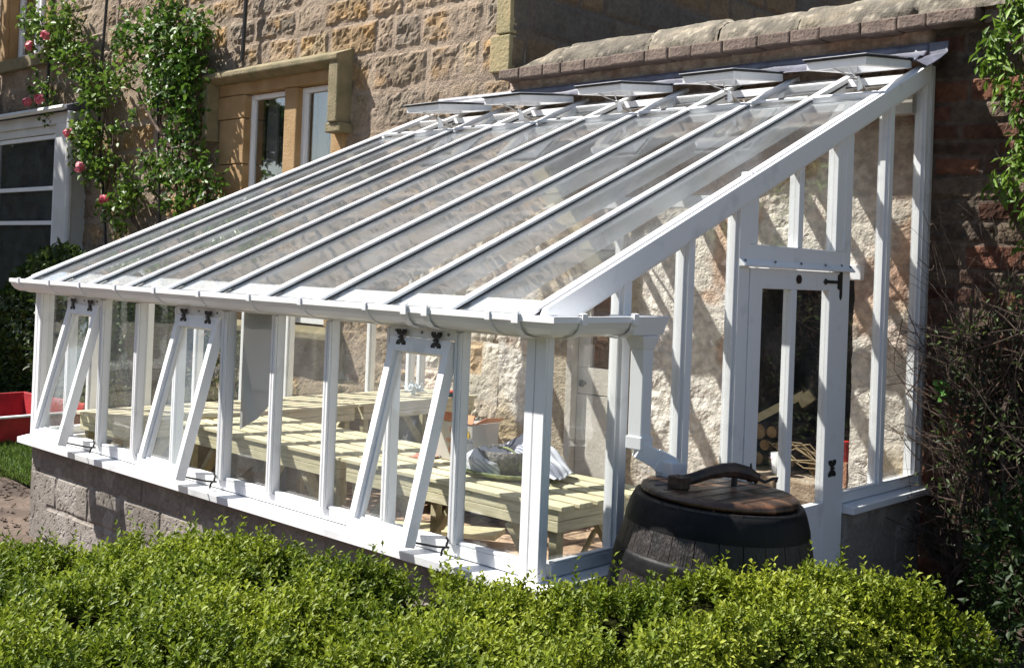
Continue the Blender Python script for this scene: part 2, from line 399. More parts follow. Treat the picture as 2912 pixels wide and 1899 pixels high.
cu = MB(); cu.box(-6.98, -6.80, 3.5, 3.52, .6, 2.84); cu.box(-6.12, -5.98, 3.5, 3.52, .6, 2.84); cu.build('curtain', CURT, house)
sash(-12.88, -12.32, 3.8, 5.5, 3.42); sash(-12.26, -11.7, 3.8, 5.5, 3.42)
dm = MB(); dm.box(-6.36, -6.16, 3.262, 3.41, .6, 2.86); dm.build('stone_mullion', DRESS, house, bevel=.012)
# jambs, lintel, sill
for side, (a, b) in (('l', (-7.47, -7.02)), ('r', (-5.6, -5.42))):
    z = .6; k = 0
    while z < 2.85:
        hh = min([.34, .42, .5, .3, .46][k % 5], 2.86-z); s = MB()
        wob = (.05 if k % 2 else 0)
        s.box(a-(wob if side == 'l' else 0), b+(0 if side == 'l' else wob), 3.25, 3.51, z+.004, z+hh-.004); s.build('jamb_stone', DRESS, house, bevel=.01); z += hh; k += 1
s = MB(); s.box(-7.5, -5.46, 3.25, 3.51, 2.862, 3.0); s.build('lintel', DRESS, house, bevel=.01)
s = MB(); s.prism([(3.16, .47), (3.12, .5), (3.12, .56), (3.2, .6), (3.5, .6), (3.5, .46), (3.2, .46)], 0, -7.35, -5.38); s.build('window_sill', COPM if False else HOODM, house, bevel=.012)
# lower ledge stones
s = MB(); s.prism([(3.1, 3.02), (3.1, 3.07), (3.3, 3.15), (3.3, 2.97), (3.2, 2.98)], 0, -7.6, -5.36)
s.box(-5.5, -5.362, 3.12, 3.3, 2.46, 3.019); s.box(-5.55, -5.33, 3.14, 3.3, 2.37, 2.459); s.box(-7.598, -7.5, 3.12, 3.3, 2.4, 3.019)
s.build('hood_mould', HOODM, house, bevel=.012)
s = MB(); s.box(-13.1, -11.5, 3.2, 3.51, 3.62, 3.776); s.build('window_sill', HOODM, house, bevel=.01)
for a_, b_ in ((-13.1, -12.9), (-11.68, -11.5)): s = MB(); s.box(a_, b_, 3.25, 3.5, 3.78, 5.6); s.build('jamb_stone', DRESS, house, bevel=.01)
# window in the return wall
s = MB(); s.box(-3.43, -3.38, 9.6, 9.68, 4.42, 6.3); s.box(-3.43, -3.38, 10.52, 10.6, 4.42, 6.3); s.box(-3.43, -3.38, 9.68, 10.52, 4.42, 4.5); s.box(-3.43, -3.38, 10.06, 10.12, 4.5, 6.3)
f = s.build('sash_window', WHITE, house); s = MB(); s.box(-3.41, -3.405, 9.68, 10.52, 4.5, 6.3); s.build('glass_pane', HGL, f)
# bay window with a lead roof
BAYW = mat('bay_white_paint', (.58, .58, .56), (.68, .68, .66), rough=.5, nscale=3)
s = MB(); s.box(-14.5, -9.84, 2.8, 3.25, 2.78, 2.92); s.box(-10.22, -9.84, 2.8, 3.25, -.6, 2.78); s.box(-14.5, -12.2, 2.8, 3.25, -.6, 2.78); s.box(-12.2, -10.22, 2.8, 3.25, -.6, .55)
s.box(-12.2, -10.22, 2.84, 3.25, 2.68, 2.78)
bay = s.build('bay_window', BAYW, house, bevel=.006)
s = MB(); s.prism([(2.72, 2.93), (2.72, 2.97), (3.26, 3.15), (3.26, 2.93)], 0, -14.5, -9.78); s.build('roof', LEAD, bay)
s = MB(); s.prism([(2.68, 2.975), (2.66, 2.94), (2.69, 2.91), (2.72, 2.93)], 0, -14.5, -9.79); s.build('gutter', BAYW, bay)
s = MB(); x0, x1 = -12.2, -10.3
for a, b in ((x0, x0+.07), (x1-.07, x1)): s.box(a, b, 2.86, 2.92, .55, 2.68)
for zz in (.55, 1.55, 1.98, 2.62): s.box(x0+.07, x1-.07, 2.865, 2.915, zz, zz+.05)
f = s.build('sash_window', WHITE, bay); s = MB(); s.box(x0+.07, x1-.07, 2.885, 2.889, .6, 2.62); s.build('glass_pane', GLASS, f)
s = MB(); s.box(-12.4, -10.2, 3.2, 3.24, .4, 2.7); s.build('room_lining', ROOM, bay)
s = MB(); s.tube([(-9.74, 2.76, 2.9), (-9.74, 2.76, 2.6), (-9.74, 2.78, -.5)], .045, 10); s.tube([(-9.74, 2.78, 1.2), (-9.74, 2.78, 1.28)], .062, 10); s.tube([(-9.74, 2.775, 2.3), (-9.74, 2.775, 2.36)], .062, 10)
s.build('downpipe', BAYW, bay, smooth=False)
bay_lin = [c_ for c_ in COL.objects if c_.parent == bay]
for c_ in [bay]+bay_lin+[c2_ for c2_ in COL.objects if c2_.parent in bay_lin]:
    c_.data.transform(Matrix.Translation((-.62, 0 if c_.name.startswith('room') else .27, 0)))
# wires and thin pipes on the wall
for pts, rr in (([(-10.0, 3.21, 6.5), (-9.95, 3.21, 4.2), (-10.05, 3.21, 3.0), (-9.7, 3.21, 1.2), (-9.68, 3.21, -.4)], .018),
                ([(-6.95, 3.2, 6.5), (-6.98, 3.2, 4.2), (-7.02, 3.2, 3.18)], .022), ([(-8.75, 3.22, 6.5), (-8.72, 3.22, 3.2), (-8.5, 3.22, 1.3), (-8.5, 3.22, -.4)], .016),
                ([(-11.5, 3.21, 6.5), (-11.4, 3.21, 4.2), (-11.45, 3.21, 3.1)], .02), ([(-13.15, 3.2, 6), (-13.2, 3.2, 3.2)], .03)):
    s = MB(); s.tube(pts, rr, 7); s.build('wall_pipe', BLACKM, house)

# ================================================================== GARDEN WALL
lkB = stones(6.2, 3.3, (.085, .16), (.17, .42), 21, warp=.03, wf=3)
def gw_fn(u, v):
    x = u-3.4; z = v-.6
    dist, rid = lkB(u, v); b = sstep(.004, .020, dist)
    big = fbm(u*1.7, v*1.7, 91, 4)
    inside = sstep(.0, -.06, x+.0)
    # outside: old brown-red brick, wide grey mortar
    co = pal(rid(2), [(.125,.058,.040), (.10,.062,.048), (.15,.07,.045), (.095,.075,.06), (.13,.1,.075), (.11,.055,.04)])*(.7+.6*rid(3))[..., None]*(.7+.6*fbm(u*16, v*16, 7))[..., None]
    co = lerp(np.array([.14,.115,.095])*(.6+.7*fbm(u*5, v*5, 15))[..., None], co, b[..., None])
    ho = b*(.006+.010*rid(4))+(fbm(u*22, v*22, 5, 4)-.5)*.03
    # inside: limewashed rubble and render
    r1 = fbm(u*5.5, v*5.5, 33, 5)-.5; r2 = fbm(u*19, v*19, 35, 4)-.5
    smooth = sstep(.42, .6, fbm(u*1.3+4, v*1.1, 51, 3))
    hi = .012+r1*(.045-.028*smooth)+r2*(.024-.016*smooth)+b*.002
    crack = sstep(.012, .0, np.abs(fbm(u*4.5, v*5, 71, 3)-.5))*sstep(.5, .7, fbm(u*1.5, v*1.5, 72))
    hi = hi-crack*.012
    ci = lerp(np.array([.70,.66,.58]), np.array([.83,.82,.79]), fbm(u*3.2, v*3.2, 19)[..., None])*(.82+.3*fbm(u*13, v*13, 17))[..., None]
    ora = sstep(.58, .68, fbm(u*2.4, v*2.4, 27, 4)+.06*(x < -2.7))*.62
    ci = lerp(ci, np.array([.5,.29,.17])*(.6+.8*fbm(u*9, v*9, 37))[..., None], ora[..., None])
    och = sstep(.53, .64, fbm(u*3.1, v*2.7, 57, 4))*sstep(.35, .0, z)*.8
    ci = lerp(ci, np.array([.40,.30,.14])*(.7+.5*fbm(u*9, v*9, 39))[..., None], och[..., None])
    up = sstep(1.5, 2.1, z+.4*(big-.5))     # upper wall: bare brown brick and render
    ci = lerp(ci, lerp(np.array([.33,.27,.2]), np.array([.25,.13,.08]), rid(6)[..., None])*(.8+.4*fbm(u*8, v*8, 4))[..., None], (up*.7)[..., None])
    nearend = sstep(-.5, -.1, x+.5*(fbm(u*2, v*2, 66)-.5))*sstep(.2, 1.2, z)
    ci = lerp(ci, pal(rid(2), [(.33,.17,.11), (.3,.2,.14), (.42,.34,.25)])*(.8+.4*fbm(u*8, v*8, 4))[..., None], (nearend*.5)[..., None])
    # smooth beige plaster round the little door
    pl = sstep(-3.05, -2.95, x)*sstep(-1.98, -2.08, x)*sstep(1.6, 1.5, z)
    ci = lerp(ci, np.array([.47,.42,.33])*(.9+.15*fbm(u*4, v*4, 2))[..., None], pl[..., None]); hi = hi*(1-.85*pl)+.02*pl
    veil = sstep(-.2, -.5, z)*.5  # browner towards the wall foot
    ci = lerp(ci, np.array([.3,.24,.17])+0*ci, veil[..., None])
    return lerp(ho, hi, inside), lerp(co, ci, inside[..., None])
gwall = thing('garden_wall', (-.4, 3.4, GZ), 'old brick garden wall, limewashed inside the greenhouse, with a rounded lichened stone coping', 'wall')
RX0, RX1, RZ0, RZ1 = -1.3, -.455, -.05, 1.2; DX0, DX1, DZ1 = -2.62, -2.17, 1.4
heightwall('brickwork', (-3.4, WALLY, -.6), (1,0,0), (0,0,1), (0,-1,0), 6.2, 3.26, .0125, gw_fn, BRICKM,
           [(RX0+3.4, RX1+3.4, RZ0+.6, RZ1+.6), (DX0+3.4, DX1+3.4, 0, DZ1+.6)], gwall, thick=.3)
DARKB = mat('dark_recess_brick', (.022, .02, .016), (.05, .042, .032), rough=.95, nscale=12, bump=1, bscale=30)  # near-black brick colour lining the recess
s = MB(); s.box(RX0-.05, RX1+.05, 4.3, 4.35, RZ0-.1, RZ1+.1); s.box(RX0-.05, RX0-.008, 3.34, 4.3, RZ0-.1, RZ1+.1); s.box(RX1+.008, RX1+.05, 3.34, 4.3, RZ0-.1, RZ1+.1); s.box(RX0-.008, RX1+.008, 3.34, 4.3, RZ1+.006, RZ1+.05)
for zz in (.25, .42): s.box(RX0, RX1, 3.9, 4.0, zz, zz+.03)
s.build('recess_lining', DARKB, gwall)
s = MB(); s.box(RX0-.02, RX1+.06, 3.25, 3.36, RZ1, RZ1+.09); s.build('recess_lintel', WHITE, gwall, bevel=.006)
LEDGE = mat('ledge_brick', (.30, .22, .15), (.47, .38, .28), rough=.9, nscale=9, bump=1, bscale=40)
x = RX0; k = 0
while x < RX1:
    w = [.22, .17, .25, .2][k % 4]; s = MB(); s.box(x+.004, min(x+w, RX1)-.004, 3.2+.015*(k % 3), 3.75, RZ0-.12, RZ0-.004+.006*(k % 2)); s.build('ledge_brick', LEDGE, gwall, bevel=.008); x += w; k += 1
# string course
SB = mat('string_course_brick', (.12, .088, .072), (.2, .15, .12), rough=.95, nscale=9, bump=1, bscale=45)
x = -3.39; k = 0
while x < 2.6:
    w = random.uniform(.17, .3); out = random.uniform(3.152, 3.17) if x < .2 else random.uniform(3.255, 3.28)
    s = MB(); s.box(x+.002, x+w-.002, out, 3.5, 2.655+random.uniform(-.006, .006), 2.735+random.uniform(-.004, .004)+(.02 if x > .2 else 0)); o = s.build('string_course_brick', SB, gwall, bevel=.01); x += w; k += 1
# coping stones
def coping(x0, x1, seed, up=0.0, low=0.0):
    nx = max(8, int((x1-x0)/.02)); na = 26; xs = np.linspace(x0+.002, x1-.002, nx); an = np.linspace(0, math.pi, na); X, A = np.meshgrid(xs, an)
    rgh = (fbm(X*8+seed, A*4, seed, 5)-.5)*.035; e = np.minimum(X-x0, x1-X); e = sstep(0, .03, e)*.02-.0
    rr = 1+rgh/.18
    hgt = .165+up-low*sstep(x0+.5, x0, X)
    Y = 3.46-np.cos(A)*(.235+e-.02)*rr; Z = 2.742+np.sin(A)**.9*(hgt+e-.02)*rr
    V = np.stack([X, Y, Z], -1).reshape(-1, 3); idx = np.arange(nx*na).reshape(na, nx)
    F = np.stack([idx[:-1,:-1], idx[:-1,1:], idx[1:,1:], idx[1:,:-1]], -1).reshape(-1, 4).tolist()
    F.append([int(i) for i in idx[:, 0]][::-1]); F.append([int(i) for i in idx[:, -1]])
    me = bpy.data.meshes.new('coping_stone'); me.from_pydata(V.tolist(), [], F)
    c = np.ones((len(V), 4), np.float32); t = .8+.5*RNG.random()
    lich = (fbm(X*30+seed, A*20, seed+2, 2) > .74)
    c[:, :3] = t; pale = sstep(.55, .7, fbm(X*5+seed, A*3, seed+5))[..., None]
    cc = (np.ones(X.shape+(3,))*t)*(1+pale*np.array([.5,.45,.35])*(1 if seed % 2 else .3)); cc[lich] = 2.2
    c[:, :3] = cc.reshape(-1, 3); ca = me.color_attributes.new('Col', 'FLOAT_COLOR', 'POINT'); ca.data.foreach_set('color', c.ravel())
    link('coping_stone', me, COPM, gwall, smooth=True)
JN = [-3.36, -2.82, -2.03, -1.46, -.87, -.1, .4, 1.1, 1.8, 2.6]
for i in range(len(JN)-1): coping(JN[i], JN[i+1], i+3, .0+.012*(i % 3), .16 if i == 0 else 0)
# little cupboard door in the wall
OLDW = mat('old_white_paint', (.5, .47, .41), (.63, .6, .54), rough=.6, nscale=6, bump=.4, bscale=40)
s = MB(); s.box(-2.665, -2.605, 3.24, 3.36, -.55, 1.42); s.box(-2.605, -2.17, 3.24, 3.36, 1.36, 1.42); s.box(-2.195, -2.13, 3.24, 3.36, -.55, 1.36); s.build('door_frame', OLDW, gwall, bevel=.006)
s = MB(); s.box(-2.6, -2.2, 3.3, 3.34, -.54, .302); s.box(-2.6, -2.2, 3.3, 3.34, .308, .5); s.box(-2.6, -2.49, 3.3, 3.34, .502, 1.35); s.box(-2.25, -2.2, 3.3, 3.34, .502, 1.35); s.box(-2.488, -2.252, 3.3, 3.34, 1.2, 1.35)
dr_ = s.build('door', OLDW, gwall, bevel=.003)
s = MB(); s.box(-2.488, -2.252, 3.325, 3.33, .502, 1.2); s.build('glass_pane', mat('brown_pane', (.12, .07, .045), (.2, .13, .09), rough=.12, nscale=3), dr_)
s = MB(); s.lathe([(.004, 0), (.012, .0), (.012, .02), (.026, .035), (.026, .05), (.01, .062)], (0, 0, 0), 16)
kb = MB(); kb.add([(-2.525+p[0], 3.3-p[2], .385+p[1]) for p in s.v], s.f); kb.build('knob', BLACKM, dr_, smooth=True)
s = MB(); s.box(-2.215, -2.17, 3.2, 3.235, .9, 2.1); s.build('timber_batten', WHITE, gwall)

# ================================================================== DWARF WALL
lkD = None
def block_fn_factory(seed, off):
    def fn(u, v):
        row = np.floor((v+.02+(fbm(u*2, v*2, seed)-.5)*.01)/.205).astype(int); fv = (v+.02)/.205-row
        uu = u+off+(row % 2)*.2+(fbm(u*9, v*9, seed+2)-.5)*.012; col = np.floor(uu/.405); fu = uu/.405-col
        dist = np.minimum(np.minimum(fu, 1-fu)*.405, np.minimum(fv, 1-fv)*.205)
        mm = .004+.008*fbm(u*4, v*4, seed+5); b = sstep(mm, mm+.008, dist); deep = sstep(.5, .6, fbm(u*3, v*3, seed+8))
        r = ((np.sin((row*13+col)*12.98)*43758.5) % 1.0)
        pits = np.clip(fbm(u*55, v*55, seed+3, 2)-.62, 0, 1)*b
        h = b*.003+(1-b)*(.003-.008*deep)+(fbm(u*30, v*30, seed+4, 4)-.5)*.003-pits*.018
        base = lerp(np.array([.235,.21,.185]), np.array([.31,.28,.25]), fbm(u*3, v*3, seed+6)[..., None])*(.9+.2*r)[..., None]
        pale = sstep(.6, .68, fbm(u*7, v*7, seed+11, 3)); base = lerp(base, np.array([.40,.37,.34])+0*base, (pale*.6)[..., None])
        base = lerp(base, base*.75, (sstep(.55, .7, fbm(u*2, v*2, seed+13))*.6)[..., None])
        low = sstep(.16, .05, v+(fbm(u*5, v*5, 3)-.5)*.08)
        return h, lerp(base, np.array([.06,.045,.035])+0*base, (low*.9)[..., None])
    return fn
dw = thing('block_wall', (-2, 0, GZ), 'low grey concrete block wall carrying the greenhouse sill', 'wall')
heightwall('front_blockwork', (-4.235, .012, -.75), (1,0,0), (0,0,1), (0,-1,0), 4.24, .75, .008, block_fn_factory(3, .06), BLOCKM, (), dw, thick=.1)
heightwall('end_blockwork', (.008, .012, -.75), (0,1,0), (0,0,1), (1,0,0), 1.25, .75, .012, block_fn_factory(13, .1), BLOCKM, (), dw, thick=.1)
heightwall('end_blockwork', (.008, 2.33, -.75), (0,1,0), (0,0,1), (1,0,0), .92, .75, .012, block_fn_factory(23, .2), BLOCKM, (), dw, thick=.1)
heightwall('end_blockwork', (-4.235, .012, -.75), (0,1,0), (0,0,1), (-1,0,0), 3.24, .75, .016, block_fn_factory(33, .2), BLOCKM, (), dw, thick=.1)
s = MB(); s.box(-4.13, -.1, .115, .118, -.6, -.001); s.box(-4.14, -4.133, .12, 3.24, -.6, -.001); s.box(-.1, -.095, .12, 1.26, -.6, -.001); s.box(-.1, -.095, 2.33, 3.24, -.6, -.001); s.build('inner_face', mat('render_grey', (.18,.165,.14), (.27,.25,.21), rough=.95, nscale=6, bump=1), dw)

# floor
lkF = stones(4.2, 3.3, (.28, .36), (.3, .55), 61, warp=.006)
def floor_fn(u, v):
    dist, rid = lkF(u, v); b = sstep(.006, .014, dist)
    c = lerp(np.array([.36,.25,.17]), np.array([.5,.38,.27]), rid(2)[..., None])*(.8+.35*fbm(u*6, v*6, 4))[..., None]
    return b*.006+(fbm(u*8, v*8, 2)-.5)*.006, lerp(np.array([.16,.11,.08])+0*c, c, b[..., None])
o = heightwall('floor', (-4.12, .12, -.5), (1,0,0), (0,1,0), (0,0,1), 4.0, 3.18, .02, floor_fn, BRICKM, (), None, thick=.03); tag(o, kind='structure')

# ================================================================== GREENHOUSE
gh = thing('greenhouse', (-2.1, 1.6, 0), 'white timber lean-to greenhouse with open vents, glazed door and sloping glass roof', 'greenhouse')
def P(mb, name, m=WHITE, parent=None, bevel=.0025, smooth=False): return mb.build(name, m, parent or gh, smooth, bevel)
XL = -4.23
# sills
pf = [(-.06, 0), (-.06, .034), (0, .045), (.11, .05), (.11, -.0)]
s = MB(); s.prism(pf, 0, -4.3, .058); P(s, 'sill')
s = MB(); s.add([(.058,-.06,0),(.058,-.06,.034),(0,0,.047),(0,1.265,.047),(.058,1.265,.034),(.058,1.265,0),(0,1.265,0),(0,-.0,0),(-.1,.11,.0505),(-.1,1.265,.0505),(-.1,1.265,0),(-.1,.11,0)],
      [(0,1,4,5),(1,2,3,4),(2,8,9,3),(0,7,2,1),(4,3,6,5),(3,9,10,6),(0,5,6,7),(7,6,10,11),(8,11,10,9),(2,7,11,8)]); P(s, 'sill', bevel=0)
s = MB(); s.prism([(.06, 0), (.06, .034), (0, .045), (-.11, .05), (-.11, 0)], 1, 2.33, 3.27); P(s, 'sill')
s = MB(); s.prism([(-4.3, 0), (-4.3, .034), (XL, .045), (-4.1, .05), (-4.1, 0)], 1, .112, 3.27); P(s, 'sill')
# posts, plates, rails of the front
s = MB(); s.box(-.1, 0, 0, .034, .0465, .985); s.box(-.051, -.001, -.012, -.0005, .048, .97); s.box(-.097, -.055, -.012, -.0005, .048, .97); P(s, 'corner_post')
s = MB(); s.box(XL, XL+.085, 0, .07, .0465, .985); s.box(XL+.002, XL+.04, -.012, -.0005, .048, .97); s.box(XL+.046, XL+.083, -.012, -.0005, .048, .97); P(s, 'corner_post')
s = MB(); s.box(XL+.087, -.1, .0, .085, .925, .985); P(s, 'eaves_plate')
s = MB(); s.box(XL, -.0, -.022, -.001, .93, 1.0); P(s, 'fascia_board')
s = MB(); s.box(XL+.087, -.1, .004, .07, .0515, .098); P(s, 'bottom_rail')
VENT = (1, 4, 8)
XM = [x_-(0 if i_ in (0, 10) else .008 if i_ == 1 else .012 if i_ == 2 else .022) for i_, x_ in enumerate(XI)]
MXL = [XL+.085]+[XM[i]-.019-(.008 if i == 5 else 0) for i in range(1, 10)]+[-.1]
MXR = [XL+.085]+[XM[i]+.019+(.008 if i == 5 else 0) for i in range(1, 10)]+[-.098]
for i in range(1, 10):
    s = MB(); a, b = MXL[i], MXR[i]; s.box(a, b, .0, .044, .0985, .924)
    s.box(a+.002, (a+b)/2-.0025, -.012, -.0006, .0985, .92); s.box((a+b)/2+.0025, b-.002, -.012, -.0006, .0985, .92)
    P(s, 'mullion')
def pane(mb, name='glass_pane', m=GLASS, parent=None): return mb.build(name, m, parent or gh)
for i in range(10):
    a = MXR[i]; b = MXL[i+1]
    if i in VENT: continue
    s = MB(); s.box(a+.003, b-.003, .034, .038, .1, .922); pane(s)
    s = MB(); s.box(a+.012, b-.012, .004, .032, .099, .112); P(s, 'glazing_bead')
# hinge shapes
def butterfly(mb, c, ax, sz=.03, out=(0,-1,0)):
    """black cast butterfly hinge; ax = (right, up) unit vectors"""
    r, u = Vector(ax[0]), Vector(ax[1]); o = Vector(out); c = Vector(c)
    def blob(x, y, w, h, a):
        pts = []
        for k in range(10):
            an = 2*math.pi*k/10; px, py = math.cos(an)*w, math.sin(an)*h
            qx = px*math.cos(a)-py*math.sin(a)+x; qy = px*math.sin(a)+py*math.cos(a)+y
            pts.append((qx, qy))
        n = len(pts); V = [c+r*p[0]+u*p[1]+o*.001 for p in pts]+[c+r*p[0]*.97+u*p[1]*.97+o*.006 for p in pts]
        F = [tuple(range(n, 2*n))]+[(k, (k+1) % n, n+(k+1) % n, n+k) for k in range(n)]; mb.add(V, F)
    for sy in (1, -1):
        for sx in (1, -1):
            blob(sx*sz*.55, sy*sz*.55, sz*.42, sz*.2, sx*sy*.7); blob(sx*sz*.68, sy*sz*.85, sz*.22, sz*.16, 0); blob(sx*sz*.3, sy*sz*.8, sz*.16, sz*.2, 0)
    blob(0, 0, sz*.28, sz*.75, 0); mb.tube([c-r*sz*.4+o*.006, c+r*sz*.4+o*.006], .005, 8)
# front vent windows, hinged at the top
HZ = .885; ANG = math.atan2(.2, .775); ca_, sa_ = math.cos(ANG), math.sin(ANG)
for i in VENT:
    a, b = MXR[i]+.004, MXL[i+1]-.004; Lh = .80
    hb = MB(); hb.box(a-.01, b+.01, -.014, .03, HZ+.002, .929); hd = P(hb, 'vent_header')
    for fx in (.06, .5, .93):
        cx = a+(b-a)*fx; sc = MB(); sc.tube([(cx, -.0145, HZ+.025), (cx, -.0175, HZ+.025)], .006, 10); sc.build('screw', SCREW, hd)
    def L(x, t, n):  # t down the sash, n outward
        return (x, -.014-sa_*t-ca_*n, HZ-ca_*t+sa_*n)
    s = MB()
    def sb(x0, x1, t0, t1, n0=-.042, n1=0.010):
        s.hexa([L(x0,t1,n1), L(x1,t1,n1), L(x1,t1,n0), L(x0,t1,n0), L(x0,t0,n1), L(x1,t0,n1), L(x1,t0,n0), L(x0,t0,n0)])
    w = .037
    sb(a, a+w, 0, Lh); sb(b-w, b, 0, Lh); sb(a+w, b-w, 0, .06); sb(a+w, b-w, Lh-.055, Lh)
    sb(a+w, a+w+.012, .06, Lh-.055, -.036, -.008); sb(b-w-.012, b-w, .06, Lh-.055, -.036, -.008); sb(a+w+.012, b-w-.012, Lh-.067, Lh-.055, -.036, -.008)
    vw = P(s, 'vent_window')
    g = MB(); g.hexa([L(a+w,Lh-.055,-.02), L(b-w,Lh-.055,-.02), L(b-w,Lh-.055,-.024), L(a+w,Lh-.055,-.024), L(a+w,.06,-.02), L(b-w,.06,-.02), L(b-w,.06,-.024), L(a+w,.06,-.024)])
    g.build('glass_pane', glassmat('vent_glass', veil=.04, wav=.15, wscale=4, refl=1.3) if i == 1 else bpy.data.materials['vent_glass'], vw)
    for fx in (.2, .78):
        h = MB(); butterfly(h, (a+(b-a)*fx, -.0265, HZ-.001), ((1,0,0), (0,0,1)), .034); h.build('hinge', BLACKM, vw)
    st = MB(); e = L(b-.05, Lh-.02, -.042); st.tube([e, (b-.01, -.05, .088), (b+.02, -.01, .085)], .0045, 7)
    st.tube([(b+.0, -.035, .052), (b+.0, -.03, .075), (b+.012, -.02, .09), (b+.02, -.02, .115), (b+.01, -.02, .125)], .005, 7); st.build('stay_arm', BLACKM, vw)

# end wall with door (outer face x = 0)
def endpost(y0, y1, z0, name='mullion', x1=0.0, split=True, xb=-.068, sgn=1):
    s = MB(); top = lambda y: rz(y)-.05
    X0, X1 = (xb, x1) if sgn > 0 else (x1, xb)
    s.hexa([(X0,y0,z0),(X1,y0,z0),(X1,y1,z0),(X0,y1,z0),(X0,y0,top(y0)),(X1,y0,top(y0)),(X1,y1,top(y1)),(X0,y1,top(y1))])
    xm = (X0+X1)/2; q = .0012
    s.hexa([(xm-.016,y0-.010,z0),(xm+.016,y0-.010,z0),(xm+.016,y0-q,z0),(xm-.016,y0-q,z0),(xm-.016,y0-.010,top(y0-.01)),(xm+.016,y0-.010,top(y0-.01)),(xm+.016,y0-q,top(y0)),(xm-.016,y0-q,top(y0))])
    return P(s, name)
EY = [(.44,.487), (.87,.917), (1.262,1.35), (2.243,2.32), (2.735,2.782), (3.185,3.25)]
for k, (a, b) in enumerate(EY): endpost(a, b, .099 if k not in (2, 3) else -.55, 'mullion' if k not in (2, 3) else 'door_post')
s = MB(); s.box(-.064, -.002, .0635, 1.2615, .0515, .098); P(s, 'bottom_rail')
s = MB(); s.box(-.064, -.002, 2.3205, 3.25, .0515, .098); P(s, 'bottom_rail')
PY = [.062]+[v for ab in EY for v in ab]
def endpane(y0, y1, z0, x, top=lambda y: rz(y)-.05):
    s = MB(); s.hexa([(x-.002,y0,z0),(x+.002,y0,z0),(x+.002,y1,z0),(x-.002,y1,z0),(x-.002,y0,top(y0)),(x+.002,y0,top(y0)),(x+.002,y1,top(y1)),(x-.002,y1,top(y1))]); pane(s)
for y0, y1 in ((.064, .438), (.489, .868), (.919, 1.26), (2.322, 2.733), (2.784, 3.183)):
    endpane(y0, y1, .099, -.034); s = MB(); s.box(-.03, -.004, y0+.012, y1-.001, .0985, .11); P(s, 'glazing_bead')
# fanlight above the door
s = MB(); s.box(-.068, -.001, 1.3505, 2.2425, 1.24, 1.335); s.box(-.06, -.004, 1.3505, 1.42, 1.336, 1.66); 
s.hexa([(-.06,2.165,1.336),(-.004,2.165,1.336),(-.004,2.2425,1.336),(-.06,2.2425,1.336),(-.06,2.165,rz(2.165)-.05),(-.004,2.165,rz(2.165)-.05),(-.004,2.2425,rz(2.24)-.05),(-.06,2.2425,rz(2.24)-.05)])
s.hexa([(-.06,1.785,1.336),(-.004,1.785,1.336),(-.004,1.83,1.336),(-.06,1.83,1.336),(-.06,1.785,rz(1.785)-.05),(-.004,1.785,rz(1.785)-.05),(-.004,1.83,rz(1.83)-.05),(-.06,1.83,rz(1.83)-.05)])
P(s, 'fanlight_frame')
endpane(1.421, 1.784, 1.336, -.03); endpane(1.831, 2.164, 1.336, -.03)
s = MB(); s.prism([(.0005, 1.232), (.03, 1.232), (.03, 1.24), (.0005, 1.268)], 1, 1.262, 2.32); w_ = P(s, 'weather_bar')
for yy in (1.29, 1.55, 1.79, 2.03, 2.295): s = MB(); s.tube([(.012, yy, 1.258), (.017, yy, 1.262)], .006, 8); s.build('screw', SCREW, w_)
# door
s = MB(); dx0, dx1 = -.042, .004
s.box(dx0, dx1, 1.356, 1.462, -.52, 1.228); s.box(dx0, dx1, 2.105, 2.237, -.52, 1.228); s.box(dx0, dx1, 1.4625, 2.1045, 1.135, 1.228); s.box(dx0, dx1, 1.4625, 2.1045, -.5, .08)
s.box(dx0, dx1, 1.728, 1.778, .0805, 1.1345)
for y0 in (1.463, 1.779): s.box(dx0+.01, dx0+.02, y0, y0+.01, .081, 1.134)
dd = P(s, 'door', WHITE, bevel=.003)
for a, b in ((1.463, 1.727), (1.779, 2.104)): s = MB(); s.box(-.02, -.016, a, b, .081, 1.134); s.build('glass_pane', GLASS, dd)
s = MB()
def polyx(pts, x=.0045, t=.006):
    s.prism([(p[0], p[1]) for p in pts], 0, x, x+t)
# prism with axis 0 takes (y,z) pairs
polyx([(2.03,1.178),(2.05,1.195),(2.065,1.187),(2.18,1.187),(2.18,1.172),(2.065,1.172),(2.05,1.164)]); polyx([(2.18,1.215),(2.2,1.222),(2.2,1.14),(2.18,1.147)]); polyx([(2.203,1.255),(2.212,1.27),(2.222,1.255),(2.222,1.105),(2.212,1.09),(2.203,1.105)])
s.build('strap_hinge', BLACKM, dd)
s = MB(); butterfly(s, (.0045, 2.185, .245), ((0,1,0), (0,0,1)), .042, (1,0,0)); s.build('hinge', BLACKM, dd)
s = MB(); polyx([(1.395,.3),(1.41,.345),(1.425,.3),(1.44,.27),(1.42,.255),(1.425,.23),(1.395,.23),(1.4,.255),(1.38,.27)]); s.build('door_handle', BLACKM, dd)
s = MB(); s.tube([(.0045, 1.785, 1.185), (.012, 1.785, 1.185)], .021, 18); s.build('round_plug', mat('brown_plug', (.03,.015,.013), rough=.5), dd)

# left gable
GY = [.36, .74, 1.12, 1.5, 1.88, 2.27, 2.66, 3.08]
for y in GY+[3.2]: endpost(y-.022, y+.022, .05, 'gable_mullion', x1=-4.165, xb=-4.228)
s = MB(); s.box(-4.226, -4.167, .072, 3.25, .0505, .095); P(s, 'bottom_rail')
yy = [.07]+GY+[3.2]
for k in range(len(yy)-1): endpane(yy[k]+.024, yy[k+1]-.024, .096, -4.195)

